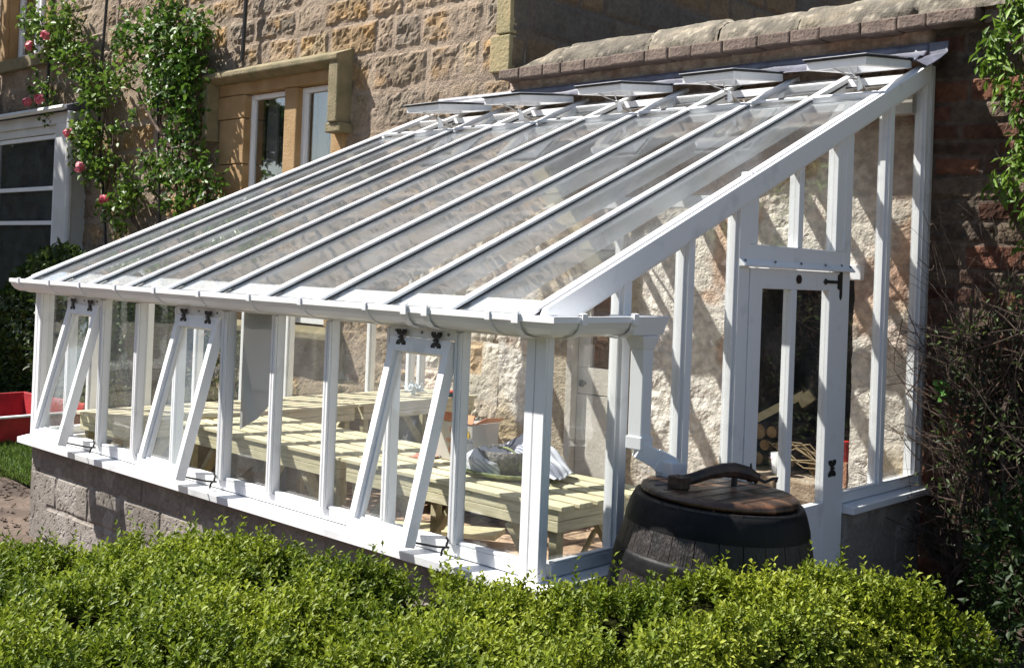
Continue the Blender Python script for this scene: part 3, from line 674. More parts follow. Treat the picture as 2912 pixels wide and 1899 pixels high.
# rafters + capping + gasket
for i, x in enumerate(XI):
    s = MB(); s.bar(rp(x, .0, -.0705), rp(x, 3.2, -.0705), .042, .098, up=(0,-ST,CT)); ra = P(s, 'rafter')
    s = MB(); s.bar(rp(x+.004, -.105, -.0163), rp(x+.004, YT-.01, -.0163), .034, .0085, up=(0,-ST,CT)); s.build('rubber_seal', GASK, ra)
    s = MB(); s.bar(rp(x, -.10, -.006), rp(x, YT, -.006), .042, .012, up=(0,-ST,CT)); s.build('capping', WHITE2, ra, bevel=.002)
    s = MB(); s.bar(rp(x, YT+.012, -.016), rp(x, 3.2, -.016), .05, .026, up=(0,-ST,CT)); P(s, 'upper_rafter_capping', WHITE2, ra)
    s = MB(); s.bar(rp(x+.004, YT+.012, -.034), rp(x+.004, 3.2, -.034), .056, .008, up=(0,-ST,CT)); s.build('rubber_seal', GASK, ra)
s = MB(); s.bar(rp(-.0035, -.05, -.012), rp(-.0035, 3.15, -.012), .006, .01, up=(0,-ST,CT)); s.build('rubber_seal', GASK, gh)
# barge boards
for xa, xb in ((-.0, .022), (-4.235, -4.213)):
    s = MB(); a, b = -.055, 3.19
    s.add([(xa,a,rz(a)-.02),(xb,a,rz(a)-.02),(xb,a+.03,rz(a)-.055),(xa,a+.03,rz(a)-.055),(xa,b,rz(b)-.002),(xb,b,rz(b)-.002),(xb,b,rz(b)-.105),(xa,b,rz(b)-.105),(xa,a+.12,rz(a+.12)-.105),(xb,a+.12,rz(a+.12)-.105),(xa,a+.015,rz(a+.015)-.002),(xb,a+.015,rz(a+.015)-.002)],
          [(0,1,2,3),(2,9,8,3),(9,6,7,8),(4,7,6,5),(10,4,5,11),(0,10,11,1),(1,11,5,6,9,2),(0,3,8,7,4,10)]); P(s, 'barge_board')
# eaves beam under the glass, purlin
s = MB(); s.bar(rp(XI[0]+.02, .02, -.045), rp(XI[10]-.02, .02, -.045), .12, .03, up=(0,-ST,CT)); P(s, 'eaves_beam')
s = MB(); s.box(XI[0]+.03, XI[10]-.03, 3.13, 3.2, 2.16, rz(3.15)-.04); P(s, 'ridge_board', mat('shaded_white_board', (.42,.39,.34), (.5,.47,.42), rough=.7, nscale=5))  # white board coloured beige for the shade under the vents
s = MB(); s.box(XI[0]+.03, XI[10]-.03, 1.45, 1.5, rz(1.475)-.19, rz(1.475)-.135); P(s, 'purlin')
s = MB(); s.box(XI[0]+.02, XI[10]-.02, YT-.04, YT+.03, rz(YT)-.10, rz(YT)-.05); P(s, 'purlin')
s = MB(); s.box(XI[0]+.03, XI[10]-.03, 3.03, 3.07, rz(3.05)-.075, rz(3.05)-.022); P(s, 'head_board')
s = MB(); s.box(XI[0]+.03, XI[10]-.03, 3.026, 3.0295, rz(3.05)-.074, rz(3.05)-.066); s.build('rubber_seal', GASK, gh)
# roof panes
for i in range(10):
    a, b = XI[i]+.014, XI[i+1]-.014
    s = MB(); s.bar(rp((a+b)/2, -.075, -.024), rp((a+b)/2, YT+.01, -.024), b-a, .004, up=(0,-ST,CT)); pane(s, 'roof_pane', GROOF)
    if i % 2 == 0:
        s = MB(); s.bar(rp((a+b)/2, YT+.012, -.018), rp((a+b)/2, 3.15, -.018), b-a, .004, up=(0,-ST,CT)); pane(s, 'roof_pane', GROOF)
        s = MB(); s.bar(rp(a+.012, YT+.012, -.004), rp(b-.012, YT+.012, -.004), .022, .016, up=(0,-ST,CT)); P(s, 'transom_bar', WHITE2)
        s = MB(); s.bar(rp(a+.19, YT+.012, .003), rp(a+.225, YT+.012, .003), .026, .006, up=(0,-ST,CT)); s.build('rubber_seal', GASK, gh)
    else:
        s = MB(); s.bar(rp(a+.012, YT+.0, -.006), rp(b-.012, YT+.0, -.006), .05, .012, up=(0,-ST,CT)); s.bar(rp(a+.012, YT-.026, -.012), rp(b-.012, YT-.026, -.012), .006, .03, up=(0,-ST,CT)); P(s, 'vent_cill', WHITE2)
        # open roof vent
        h0 = Vector((0, 3.10, rz(3.10)+.022)); f0 = Vector((0, 2.54, 2.362)); dv = (h0-f0).normalized(); nn = Vector((0, -dv.z, dv.y)); Lv = (h0-f0).length
        xa, xb = XI[i]+.03, XI[i+1]-.03
        V = lambda x, t, n: tuple(Vector((x, 0, 0))+f0+dv*t+nn*n)
        def vb(mb, x0, x1, t0, t1, n0, n1): mb.hexa([V(x0,t0,n0), V(x1,t0,n0), V(x1,t1,n0), V(x0,t1,n0), V(x0,t0,n1), V(x1,t0,n1), V(x1,t1,n1), V(x0,t1,n1)])
        s = MB(); vb(s, xa, xb, 0, .045, -.02, .025); vb(s, xa, xa+.045, .0455, Lv, -.02, .025); vb(s, xb-.045, xb, .0455, Lv, -.02, .025); vb(s, xa+.045, xb-.045, Lv-.045, Lv, -.02, .025)
        rv = P(s, 'roof_vent')
        s = MB(); vb(s, xa-.008, xb+.008, -.012, Lv, .0255, .033); vb(s, xa+.03, xb-.03, .03, Lv-.03, .0262, .0268); s.f = s.f[:6]; s.v = s.v[:8]; s.n = 8
        fr = MB(); 
        for (x0, x1, t0, t1) in ((xa-.008, xb+.008, -.012, .02), (xa-.008, xa+.03, .02, Lv), (xb-.03, xb+.008, .02, Lv)): vb(fr, x0, x1, t0, t1, .0255, .033)
        fr.build('rubber_seal', GASK, rv)
        g = MB(); vb(g, xa-.012, xb+.012, -.02, Lv+.02, .0335, .0375); g.build('glass_pane', GLASS, rv)
        t = MB(); vb(t, xa-.012, xa+.02, -.021, Lv, .038, .041); vb(t, xb-.02, xb+.012, -.021, Lv, .038, .041); vb(t, xa+.02, xb-.02, -.021, .004, .038, .041); t.build('edge_trim', WHITE2, rv)
        # opener
        xm = (xa+xb)/2+.02; o1 = MB(); p0 = V(xm-.05, .03, -.022); p1 = (xm+.06, YT-.02, rz(YT)+.075); p2 = V(xm-.02, .16, -.022)
        o1.tube([p0, p1], .0045, 8); o1.tube([p2, p1], .0045, 8); o1.tube([p1, (xm+.02, YT+.2, rz(YT)+.03)], .009, 8); o1.tube([(p1[0]-.012, p1[1], p1[2]), (p1[0]+.012, p1[1], p1[2])], .011, 8); o1.build('opener_arm', STEEL, rv, smooth=False)
        o1 = MB(); o1.prism([(YT-.03, rz(YT)+.004), (YT-.032, rz(YT)+.085), (YT-.015, rz(YT)+.088), (YT+.03, rz(YT)+.03)], 0, xm+.068, xm+.074); P(o1, 'opener_bracket', WHITE2, rv)
# lead flashing along the wall
def leadgrid(x0, x1):
    xs = np.linspace(x0, x1, 220); pr = [(3.235, 2.575), (3.232, 2.53), (3.226, 2.506), (3.17, 2.488), (3.12, 2.478), (3.09, 2.462), (3.075, 2.45)]
    V = []; F = []
    for j, (y, z) in enumerate(pr):
        for k, x in enumerate(xs):
            wv = (fbm(np.array([x*6.]), np.array([j*.8]), 3)[0]-.5)*.022*(j > 1); V.append((x, y-(wv*2.2 if j > 5 else 0), z+wv+(.02 if 0 < j < 3 else 0)))
    for j in range(len(pr)-1):
        for k in range(len(xs)-1): a = j*len(xs)+k; F.append((a, a+1, a+1+len(xs), a+len(xs)))
    me = bpy.data.meshes.new('lead_flashing'); me.from_pydata(V, [], F); o = link('lead_flashing', me, LEAD, gh, smooth=True)
    so_ = o.modifiers.new('thick', 'SOLIDIFY'); so_.thickness = .004
leadgrid(-4.15, -.02)
s = MB(); s.add([(-.02,3.235,2.575),(.092,3.235,2.575),(.095,3.22,2.51),(-.02,3.226,2.506),(.075,3.0,2.398),(-.02,3.075,2.45),(.085,3.1,2.44)], [(0,3,2,1),(3,5,4,6,2)])
o = P(s, 'flashing_end', LEAD, bevel=0); so_ = o.modifiers.new('thick', 'SOLIDIFY'); so_.thickness = .005
s = MB(); s.box(-.004, .012, 3.225, 3.262, .0, 2.44); P(s, 'sealant_strip', mat('sealant', (.6,.6,.58), (.7,.7,.68), rough=.7, bump=1, bscale=40))

# gutter
GP = [(.030,1.004),(.030,.955),(.045,.942),(.085,.940),(.118,.951),(.140,.972),(.150,.992),(.158,.994),(.158,1.016),(.150,1.017),(.147,.995),(.136,.976),(.115,.957),(.084,.946),(.046,.948),(.036,.958),(.036,1.004)]
def gut(path, prof, name, parent=gh, m=UPVC):
    s = MB(); n = len(prof); V = []
    for f in path:
        for (o_, z) in prof: V.append(f(o_, z))
    F = []
    for k in range(len(path)-1):
        for j in range(n): F.append((k*n+j, k*n+(j+1) % n, (k+1)*n+(j+1) % n, (k+1)*n+j))
    F.append(tuple(range(n))); F.append(tuple(range((len(path)-1)*n, len(path)*n))[::-1]); s.add(V, F); return s.build(name, m, parent)
fx = lambda X: (lambda o_, z: (X, -o_, z)); fy = lambda Y: (lambda o_, z: (o_, Y, z)); fc = lambda o_, z: (o_, -o_, z)
gu = gut([fx(-4.275), fc, fy(.455)], GP, 'gutter')
BP = [(.031,1.006),(.026,1.002),(.026,.952),(.043,.937),(.086,.935),(.121,.946),(.144,.968),(.153,.988),(.163,.99),(.164,1.02),(.150,1.023),(.146,1.018),(.159,1.0165),(.159,.9935),(.151,.9915),(.141,.9715),(.119,.950),(.086,.939),(.045,.941),(.029,.955),(.029,1.006)]
for bx in (-4.15, -3.74, -3.36, -2.95, -2.54, -2.12, -1.69, -1.30, -.86, -.16): gut([fx(bx-.012), fx(bx+.012)], BP, 'gutter_bracket', gu)
JP = [(a*1.0+(.004 if a > .1 else -.002), b+(.006 if b > .99 else -.004)) for a, b in BP]
for bx in (-.615, -.495, -.02): gut([fx(bx-.016), fx(bx+.016)], JP, 'gutter_union', gu)
for by in (.0, .30): gut([fy(by-.014), fy(by+.014)], JP, 'gutter_union', gu)
s = MB(); s.prism([(-p[0], p[1]) for p in [(.030,1.004),(.030,.955),(.045,.942),(.085,.940),(.118,.951),(.140,.972),(.150,.992),(.158,.994),(.158,1.016)]], 0, -4.283, -4.277); s.build('gutter_end_cap', UPVC, gu)
s = MB(); s.hexa([(.036,.31,.945),(.15,.31,.945),(.15,.495,.945),(.036,.495,.945),(.024,.31,1.018),(.166,.31,1.018),(.166,.515,1.018),(.024,.515,1.018)])
s.hexa([(.078,.383,.89),(.145,.383,.89),(.145,.449,.89),(.078,.449,.89),(.06,.365,.944),(.155,.365,.944),(.155,.47,.944),(.06,.47,.944)]); s.build('gutter_outlet', UPVC, gu, bevel=.004)
s = MB(); s.box(.08, .143, .385, .447, .53, .9); dp = s.build('downpipe', UPVC, gh, bevel=.004)
s = MB(); s.box(.074, .149, .379, .453, .51, .56); s.build('pipe_socket', UPVC, dp, bevel=.004)
s = MB(); s.bar((.113, .405, .512), (.20, .50, .447), .068, .068); s.build('pipe_offset', UPVC, dp, bevel=.004)
s = MB(); s.bar((.165, .462, .473), (.207, .508, .442), .08, .08); s.build('pipe_socket', UPVC, dp, bevel=.004)
s = MB(); s.hexa([(.17,.45,.40),(.252,.45,.40),(.252,.54,.40),(.17,.54,.40),(.165,.445,.472),(.247,.445,.472),(.252,.535,.462),(.17,.535,.462)]); s.build('pipe_shoe', UPVC, dp, bevel=.004)

# white panel hanging inside bay six
s = MB(); s.prism([(-2.085, .925), (-1.84, .925), (-1.825, .50), (-1.94, .41), (-2.085, .34)], 1, .085, .091)
PANM = mat('translucent_white_sheet', (.6, .61, .6), (.68, .69, .68), rough=.5, nscale=3, trans=.25)
o = s.build('white_panel', PANM); tag(o, 'pale grey plastic sheet with a slanted lower edge hanging behind the front glass', 'panel')

# ================================================================== BENCHES
def bench(loc, L, W, axis, zt, nsl, label, diag=True):
    """slatted staging; slats run along axis 'x' or 'y'"""
    t = thing('slatted_bench', (loc[0], loc[1], -.496), label, 'bench', 'slatted softwood benches in the greenhouse')
    x0, y0 = loc; X1, Y1 = (x0+L, y0+W) if axis == 'x' else (x0+W, y0+L)
    fm = TIMB if axis == 'x' else TIMBY
    gap = .03; sw = (W+gap)/nsl-gap
    for k in range(nsl):
        s = MB(); o = k*(sw+gap); e = random.uniform(-.012, .012)
        if axis == 'x': s.box(x0+e, X1+e*.5, y0+o, y0+o+sw, zt-.02, zt)
        else: s.box(x0+o, x0+o+sw, y0+e, Y1+e*.5, zt-.02, zt)
        s.build('slat', fm, t, bevel=.003)
    ins = .03
    a0, a1, b0, b1 = x0+ins, X1-ins, y0+.012, Y1-.012
    if axis == 'y': a0, a1, b0, b1 = x0+.012, X1-.012, y0+ins, Y1-ins
    for dz in (0, .047):
        for bb in ((a0, a1, b0, b0+.022), (a0, a1, b1-.022, b1), (a0, a0+.022, b0+.022, b1-.022), (a1-.022, a1, b0+.022, b1-.022)):
            s = MB(); s.box(bb[0], bb[1], bb[2], bb[3], zt-.067-dz, zt-.0205-dz-(.0015 if dz else 0)); s.build('frame_rail', TIMB if bb[1]-bb[0] > bb[3]-bb[2] else TIMBY, t, bevel=.002)
    for lx in (a0+.023, a1-.068):
        for ly in (b0+.023, b1-.068):
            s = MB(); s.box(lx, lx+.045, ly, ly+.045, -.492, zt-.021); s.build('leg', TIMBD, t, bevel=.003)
            if diag:
                s = MB()
                if axis == 'x':
                    sg = 1 if lx < (a0+a1)/2 else -1; s.bar((lx+.022+sg*.02, ly+.022, zt-.42), (lx+.022+sg*.26, ly+.022, zt-.125), .06, .03)
                else:
                    sg = 1 if ly < (b0+b1)/2 else -1; s.bar((lx+.022, ly+.022+sg*.02, zt-.42), (lx+.022, ly+.022+sg*.26, zt-.125), .03, .06)
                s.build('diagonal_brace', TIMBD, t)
    return t
bench((-1.80, .50), 1.47, .66, 'x', .2, 6, 'pale slatted wooden bench along the front, carrying the basket and box')
bench((-3.36, .50), 1.54, .66, 'x', .2, 6, 'pale slatted wooden bench along the front, empty, next to the left gable bench')
bench((-4.08, .20), 1.78, .60, 'y', .205, 6, 'slatted wooden bench against the left gable, front one of the two')
bench((-4.08, 2.0), 1.16, .60, 'y', .205, 6, 'slatted wooden bench against the left gable, back one by the stone wall')

# ------------------------------------------------------------------ small things inside
CARD = mat('cardboard', (.36, .2, .1), (.48, .28, .15), rough=.85, nscale=4)
def text(body, size, M4, m, parent, name='lettering'):
    cu = bpy.data.curves.new(name, 'FONT'); cu.body = body; cu.size = size; cu.extrude = .0004; cu.align_x = 'CENTER'
    tmp = bpy.data.objects.new('tmp', cu); COL.objects.link(tmp); dg = bpy.context.evaluated_depsgraph_get()
    me = bpy.data.meshes.new_from_object(tmp.evaluated_get(dg)); bpy.data.objects.remove(tmp)
    me.transform(M4); me.name = name; return link(name, me, m, parent)
def facing(c, nx, ny):   # upright text facing direction (nx,ny)
    n_ = Vector((nx, ny, 0)).normalized(); r_ = Vector((0,0,1)).cross(n_)
    M4 = Matrix.Identity(4)
    for i in range(3): M4[i][0] = r_[i]; M4[i][1] = (0,0,1)[i]; M4[i][2] = n_[i]; M4[i][3] = c[i]
    return M4
bx = thing('cardboard_box', (-1.42, .98, .2), 'cardboard box with a grey printed front and orange flaps beside the basket', 'box')
s = MB(); s.box(-1.54, -1.27, .90, 1.09, .202, .40); s.build('box_body', mat('printed_card', (.45,.42,.38), (.52,.5,.46), rough=.6, nscale=5), bx, bevel=.004)
s = MB(); s.hexa([(-1.54,.895,.402),(-1.27,.895,.402),(-1.27,.90,.407),(-1.54,.90,.407),(-1.52,.93,.44),(-1.29,.93,.44),(-1.29,.936,.44),(-1.52,.936,.44)]); s.hexa([(-1.27,.905,.402),(-1.265,.905,.402),(-1.265,1.08,.402),(-1.27,1.08,.402),(-1.21,.93,.44),(-1.205,.93,.44),(-1.205,1.06,.43),(-1.21,1.06,.43)]); s.build('flap', mat('orange_card', (.5,.17,.07), (.6,.25,.1), rough=.7), bx)
OR = mat('orange_print', (.62,.2,.06), rough=.6)
text('CO', .05, facing((-1.40, .8985, .345), 0, -1), OR, bx); text('ral flak', .042, facing((-1.40, .8985, .295), 0, -1), OR, bx); text('bran', .042, facing((-1.40, .8985, .245), 0, -1), OR, bx)
s = MB(); s.tube([(-1.315, .899, .345), (-1.315, .896, .345)], .026, 16); s.build('printed_fruit', mat('yellow_print', (.6,.5,.05), (.5,.1,.04), rough=.6, nscale=30), bx)
WICK = mat('wicker', (.12,.16,.06), (.30,.34,.14), rough=.7, nscale=40, bump=1, bscale=80)
tr = MB(); tr.lathe([(.0,.0), (.20,.0), (.245,.018), (.255,.03), (.245,.032), (.2,.01), (0,.008)], (0,0,0), 40, False)
tr2 = MB(); tr2.add([(-.98+p[0], .86+p[1]*.8, .203+p[2]) for p in tr.v], tr.f); o = tr2.build('wicker_tray', WICK, None, smooth=True); tag(o, 'flat oval green wicker tray under the cloth covered basket', 'tray')
bk = thing('basket', (-.99, .86, .235), 'small basket draped with a blue striped white cloth and netted lace, on the tray', 'basket')
s = MB(); s.lathe([(.0,.0), (.10,.0), (.135,.05), (.145,.11), (.138,.11), (.128,.05), (.0,.01)], (-.99,.86,.214), 30, False); s.build('basket_body', mat('grey_wicker', (.1,.1,.1), (.25,.24,.22), rough=.8, nscale=50, bump=1, bscale=90), bk, smooth=True)
# cloth: draped strip
CLO = bpy.data.materials.new('striped_cloth'); CLO.use_nodes = True
nt = CLO.node_tree; b_ = nt.nodes['Principled BSDF']; b_.inputs['Roughness'].default_value = .9
at = nt.nodes.new('ShaderNodeAttribute'); at.attribute_name = 'Col'; nt.links.new(at.outputs[0], b_.inputs['Base Color'])
def cloth(name, P0, du, dv, nu, nv, fn, stripes, parent):
    V = []; C_ = []
    for j in range(nv):
        for i in range(nu):
            a, b = i/(nu-1), j/(nv-1); p = Vector(P0)+Vector(du)*a+Vector(dv)*b; p.z += fn(a, b); V.append(tuple(p)); C_.append(stripes(a, b))
    F = [(j*nu+i, j*nu+i+1, (j+1)*nu+i+1, (j+1)*nu+i) for j in range(nv-1) for i in range(nu-1)]
    me = bpy.data.meshes.new(name); me.from_pydata(V, [], F); ca = me.color_attributes.new('Col', 'FLOAT_COLOR', 'POINT')
    cc = np.ones((len(V), 4), np.float32); cc[:, :3] = np.array(C_); ca.data.foreach_set('color', cc.ravel())
    o = link(name, me, CLO, parent, smooth=True); so_ = o.modifiers.new('t', 'SOLIDIFY'); so_.thickness = .003; return o
def stp(a, b):
    q = (b*1.0); blue = any(abs(q-c) < .012 for c in (.62,.67,.72,.77,.82,.87)) or any(abs(a-c) < .013 for c in (.12,.18,.24,.3))
    return (.06,.07,.16) if blue else (.66,.68,.74)
cloth('striped_cloth', (-1.20, 1.05, .215), (.50, -.03, 0), (.05, -.20, 0), 60, 40,
      lambda a, b: .015+.125*math.sin(math.pi*min(1, a*.9+.12))**.8*(1-.55*b**2)+.035*math.exp(-((a-.40)/.12)**2)*(1-b)+.007*math.sin(a*19+b*7)+.004*math.sin(b*25-a*8), stp, bk)
V = []; C_ = []; ra = 44; rn = 16
for j in range(rn):
    q_ = j/(rn-1)
    for k in range(ra):
        t = 2*math.pi*k/ra; rr_ = .018+.088*min(1, q_*1.5)+.010*math.sin(7*t)*q_+.006*math.sin(13*t+2)*q_; V.append((-1.045+rr_*math.cos(t)*1.15, .795+rr_*math.sin(t), .322-.10*q_**2.2-.008*q_+.012*math.sin(t*2)*(1-q_)))
        C_.append((.30,.31,.35) if (q_ > .55 and (j+k) % 2) else (.66,.68,.74))
F = [(j*ra+k, j*ra+(k+1) % ra, (j+1)*ra+(k+1) % ra, (j+1)*ra+k) for j in range(rn-1) for k in range(ra)]+[tuple(range(ra))[::-1]]
me = bpy.data.meshes.new('lace_cloth'); me.from_pydata(V, [], F); ca = me.color_attributes.new('Col', 'FLOAT_COLOR', 'POINT'); cc = np.ones((len(V), 4), np.float32); cc[:, :3] = np.array(C_); ca.data.foreach_set('color', cc.ravel()); link('lace_cloth', me, CLO, bk, smooth=True)
s = MB(); s.tube([Vector((-.97+.12*math.cos(t), .80+.02*math.sin(t), .24+.095*math.sin(t))) for t in np.linspace(.0, 1.9, 14)], .006, 8); s.build('handle', WICK, bk, smooth=True)
jr = thing('glass_jar', (-1.21, .84, .2), 'small clear jar standing between the cardboard box and the basket', 'jar')
s = MB(); s.lathe([(.022,0),(.026,.01),(.026,.10),(.02,.115),(.02,.125)], (-1.225,.83,.205), 20); s.build('jar_body', mat('jar_glass', (.3,.3,.3), (.5,.5,.48), rough=.1, nscale=9), jr, smooth=True)
s = MB(); s.lathe([(.023,.126),(.023,.138),(.0,.139)], (-1.225,.83,.205), 20); s.build('lid', STEEL, jr)
pk_ = MB(); 
for k in range(5): pk_.box(-1.64+.05*k*(k % 2), -1.55+.02*k, .8+.03*k, .87+.03*k, .203+.002*k, .208+.002*k+.002)
tag(pk_.build('seed_packets', mat('red_paper', (.5,.1,.06), (.6,.5,.4), rough=.6, nscale=25)), 'scatter of red and white seed packets lying left of the cardboard box', 'packets')
s = MB(); s.box(-3.58,-3.50,2.86,3.04,.207,.235); bkk = s.build('book', mat('teal_cover', (.03,.1,.13), (.05,.14,.17), rough=.5)); tag(bkk, 'dark teal book with a red cover edge on the back bench', 'book')
s = MB(); s.box(-3.585,-3.495,2.855,3.045,.236,.245); s.build('cover', mat('red_cover', (.45,.06,.05), rough=.5), bkk)
s = MB(); 
for k in range(26):
    a = RNG.normal(0, .03, 3); c = Vector((-3.74, 2.72, .235))+Vector((a[0], a[1], abs(a[2])))
    s.tube([c, c+Vector(RNG.normal(0, .035, 3))], [.012, .004], 6)
tag(s.build('crumpled_plastic', mat('clear_polythene', (.5,.55,.58), (.7,.75,.78), rough=.2, nscale=20), smooth=True), 'crumpled ball of clear polythene on the back bench', 'plastic')
# bucket and boards under the benches
bu = thing('plastic_bucket', (-2.25, .80, -.49), 'white plastic tub with black lettering under the front bench', 'bucket')
s = MB(); s.lathe([(.0,0),(.115,0),(.14,.27),(.147,.275),(.147,.29),(.135,.29),(.11,.01),(0,.01)], (-2.3,.42,-.49), 32, False); s.build('bucket_body', mat('grey_white_plastic', (.42,.42,.42), (.5,.5,.5), rough=.4), bu, smooth=True)
text('builder', .06, facing((-2.22, .305, -.33), .5, -.87), BLACKM, bu); text('1', .1, facing((-2.22, .305, -.45), .5, -.87), OR, bu)
s = MB(); s.bar((-3.3, 1.25, -.47), (-2.0, 1.9, -.42), .22, .03); tag(s.build('plank', TIMBD), 'loose pale plank lying on the floor behind the front bench', 'plank')
s = MB(); s.bar((-3.3, 2.6, -.43), (-2.5, 2.95, -.36), .5, .05); tag(s.build('boxed_bundle', mat('buff_wrap', (.45,.4,.32), (.6,.55,.46), rough=.6, nscale=7, bump=.8, bscale=9)), 'buff wrapped flat bundle lying on the floor near the back wall', 'bundle')
V = []; F = []
for j in range(30):
    for i in range(40): V.append((-3.25+i*.03, 2.1+j*.03, -.46+.16*fbm(np.array([i*.22]), np.array([j*.25]), 3)[0]+.05*fbm(np.array([i*.7]), np.array([j*.7]), 8)[0]))
for j in range(29):
    for i in range(39): F.append((j*40+i, j*40+i+1, (j+1)*40+i+1, (j+1)*40+i))
me = bpy.data.meshes.new('polythene_sheet'); me.from_pydata(V, [], F); o = link('polythene_sheet', me, mat('grey_polythene', (.2,.19,.22), (.42,.42,.5), rough=.15, nscale=9, ramp=(.45,.55)), smooth=True); tag(o, 'crumpled shiny grey polythene heaped on the floor between the benches', 'sheet')
# broom
br = thing('broom', (-.80, .95, -.49), 'worn stiff broom standing on its bristles just inside the end wall', 'broom')
s = MB(); s.bar((-.88, .82, -.40), (-.62, 1.06, -.40), .07, .035); s.build('broom_head', mat('broom_wood', (.2,.09,.05), (.3,.14,.08), rough=.7, nscale=9), br, bevel=.006)
s = MB()
for k in range(420):
    t = random.random(); w = random.uniform(-.032, .032); p = Vector((-.88, .82, -.415)).lerp(Vector((-.62, 1.06, -.415)), t)+Vector((-.68, .73, 0))*w
    s.tube([p, p+Vector((random.uniform(-.02,.02)-.01, random.uniform(-.02,.02)-.02, -.075))], [.0022, .0012], 4, False)
o = s.build('bristles', mat('tan_bristle', (.32,.2,.09), (.5,.34,.18), rough=.8, nscale=60), br); o['kind'] = 'stuff'
s = MB(); s.tube([(-.73, .95, -.385), (-.66, 1.13, -.05), (-.5, 1.32, .12)], .014, 8); s.build('broom_handle', TIMBD, br)

# mug, red tin and log pile in the recess
mg = thing('mug', (-.93, 3.3, RZ0), 'white china mug with small blue flowers standing on the brick ledge', 'mug')
CH = mat('china', (.7,.7,.7), (.76,.76,.75), rough=.15)
s = MB(); s.lathe([(.0,0),(.036,0),(.04,.01),(.047,.135),(.044,.135),(.038,.012),(.0,.01)], (-.955,3.34,RZ0+.004), 32, False); s.build('mug_body', CH, mg, smooth=True)
s = MB(); s.tube([(-.911+.036*math.cos(t), 3.335, RZ0+.073+.04*math.sin(t)) for t in np.linspace(-1.5, 1.5, 12)], .006, 8); s.build('handle', CH, mg, smooth=True)
s = MB()
for k in range(16):
    t = random.uniform(-2.9, -.3); z = random.uniform(.03, .11); r_ = .0405+.0065*z/.13+.0012; s.lathe([(.0,-.005),(.005,0),(.0,.005)], (-.955+r_*math.cos(t), 3.34+r_*math.sin(t), RZ0+z), 6, False)
o = s.build('flower_pattern', mat('blue_print', (.08,.1,.4), (.4,.1,.15), rough=.4, nscale=90), mg)
CUT = mat('cut_log_end', (.2,.12,.05), (.36,.24,.11), rough=.85, nscale=14, bump=.5)
lz = [(-1.20,.035),(-1.09,.03),(-.99,.035),(-1.15,.13),(-1.04,.13),(-.80,.03),(-.70,.03),(-.75,.12),(-.86,.115),(-1.1,.22),(-1.21,.21),(-.6,.04),(-.65,.125)]
for k, (lx, lz_) in enumerate(lz):
    r_ = random.uniform(.032, .056)
    lab = ['front row', 'second row', 'third row']
    lg = thing('log', (lx, 3.6, RZ0+lz_), 'short sawn log with a pale round cut end, stacked in the dark wall recess', 'log', 'logs stacked in the wall recess')
    s = MB(); s.tube([(lx, 3.50+.02*(k % 3), RZ0+lz_+.02), (lx+.02, 3.95, RZ0+lz_+.02)], r_, 14, False); s.build('bark', BARK, lg, smooth=True)
    s = MB(); s.tube([(lx, 3.498+.02*(k % 3), RZ0+lz_+.02), (lx, 3.51+.02*(k % 3), RZ0+lz_+.02)], r_*.95, 14); s.build('cut_face', CUT, lg)
s = MB(); 
for k in range(9):
    a = random.uniform(-1.1, -.6); s.tube([(a, 3.46, RZ0+random.uniform(.1,.2)), (a+random.uniform(.1,.25), 3.44, RZ0+random.uniform(.05,.24)), (a+random.uniform(.3,.45), 3.45, RZ0+random.uniform(.0,.1)+.02)], .005, 5)
tag(s.build('kindling', mat('straw_stick', (.2,.14,.07), (.34,.26,.14), rough=.8)), 'thin straw coloured sticks laid across the logs in the recess', 'sticks')
s = MB(); s.bar((-1.24, 3.5, RZ0+.30), (-.94, 3.62, RZ0+.50), .02, .05); s.bar((-.945, 3.62, RZ0+.50), (-.90, 3.62, RZ0+.44), .03, .11); tag(s.build('wooden_paddle', TIMBD), 'pale wooden paddle leaning over the log pile in the recess', 'paddle')
s = MB(); s.lathe([(.0,0),(.036,0),(.036,.12),(.0,.12)], (-.505,3.34,RZ0+.15), 20); o = s.build('red_tin', mat('red_tin', (.5,.02,.02), (.6,.04,.03), rough=.35)); tag(o, 'bright red tin on top of a brick at the right edge of the recess', 'tin')
s = MB(); s.box(-.56,-.46,3.28,3.40,RZ0+.0,RZ0+.148); tag(s.build('loose_brick', mat('salmon_brick', (.42,.2,.12), (.5,.28,.18), rough=.9, nscale=12, bump=1)), 'salmon brick standing on the ledge under the red tin', 'brick')

# ================================================================== WATER BARREL
BX, BY = .402, .438
ba = thing('barrel', (BX, BY, GZ), 'black oak water barrel with iron hoops collecting from the downpipe', 'barrel')
STAVE = mat('blackened_oak', (.007,.006,.005), (.026,.019,.017), rough=.5, nscale=6, stretch=(8,8,1), bump=.6, bscale=18)
HOOP = mat('black_hoop', (.006,.006,.007), (.012,.012,.012), rough=.5, nscale=8, bump=.4, bscale=20, spec=.15)
LIDM = mat('wet_oak_lid', (.018,.011,.008), (.085,.045,.026), rough=.25, nscale=3.2, stretch=(1,5,1), bump=.5, bscale=26, c3=(.30,.14,.075), ramp=(.36,.56))
tilt = Matrix.Translation((BX, BY, GZ)) @ Matrix.Rotation(math.radians(3.2), 4, Vector((-.687, .727, 0))) @ Matrix.Translation((-BX, -BY, -GZ))
def brr(z):   # radius at height z above ground
    t = z/.95; return .298+.084*(1-(2*t-1)**2)
s = MB(); ns = 26; zs = np.linspace(.0, .932, 20)
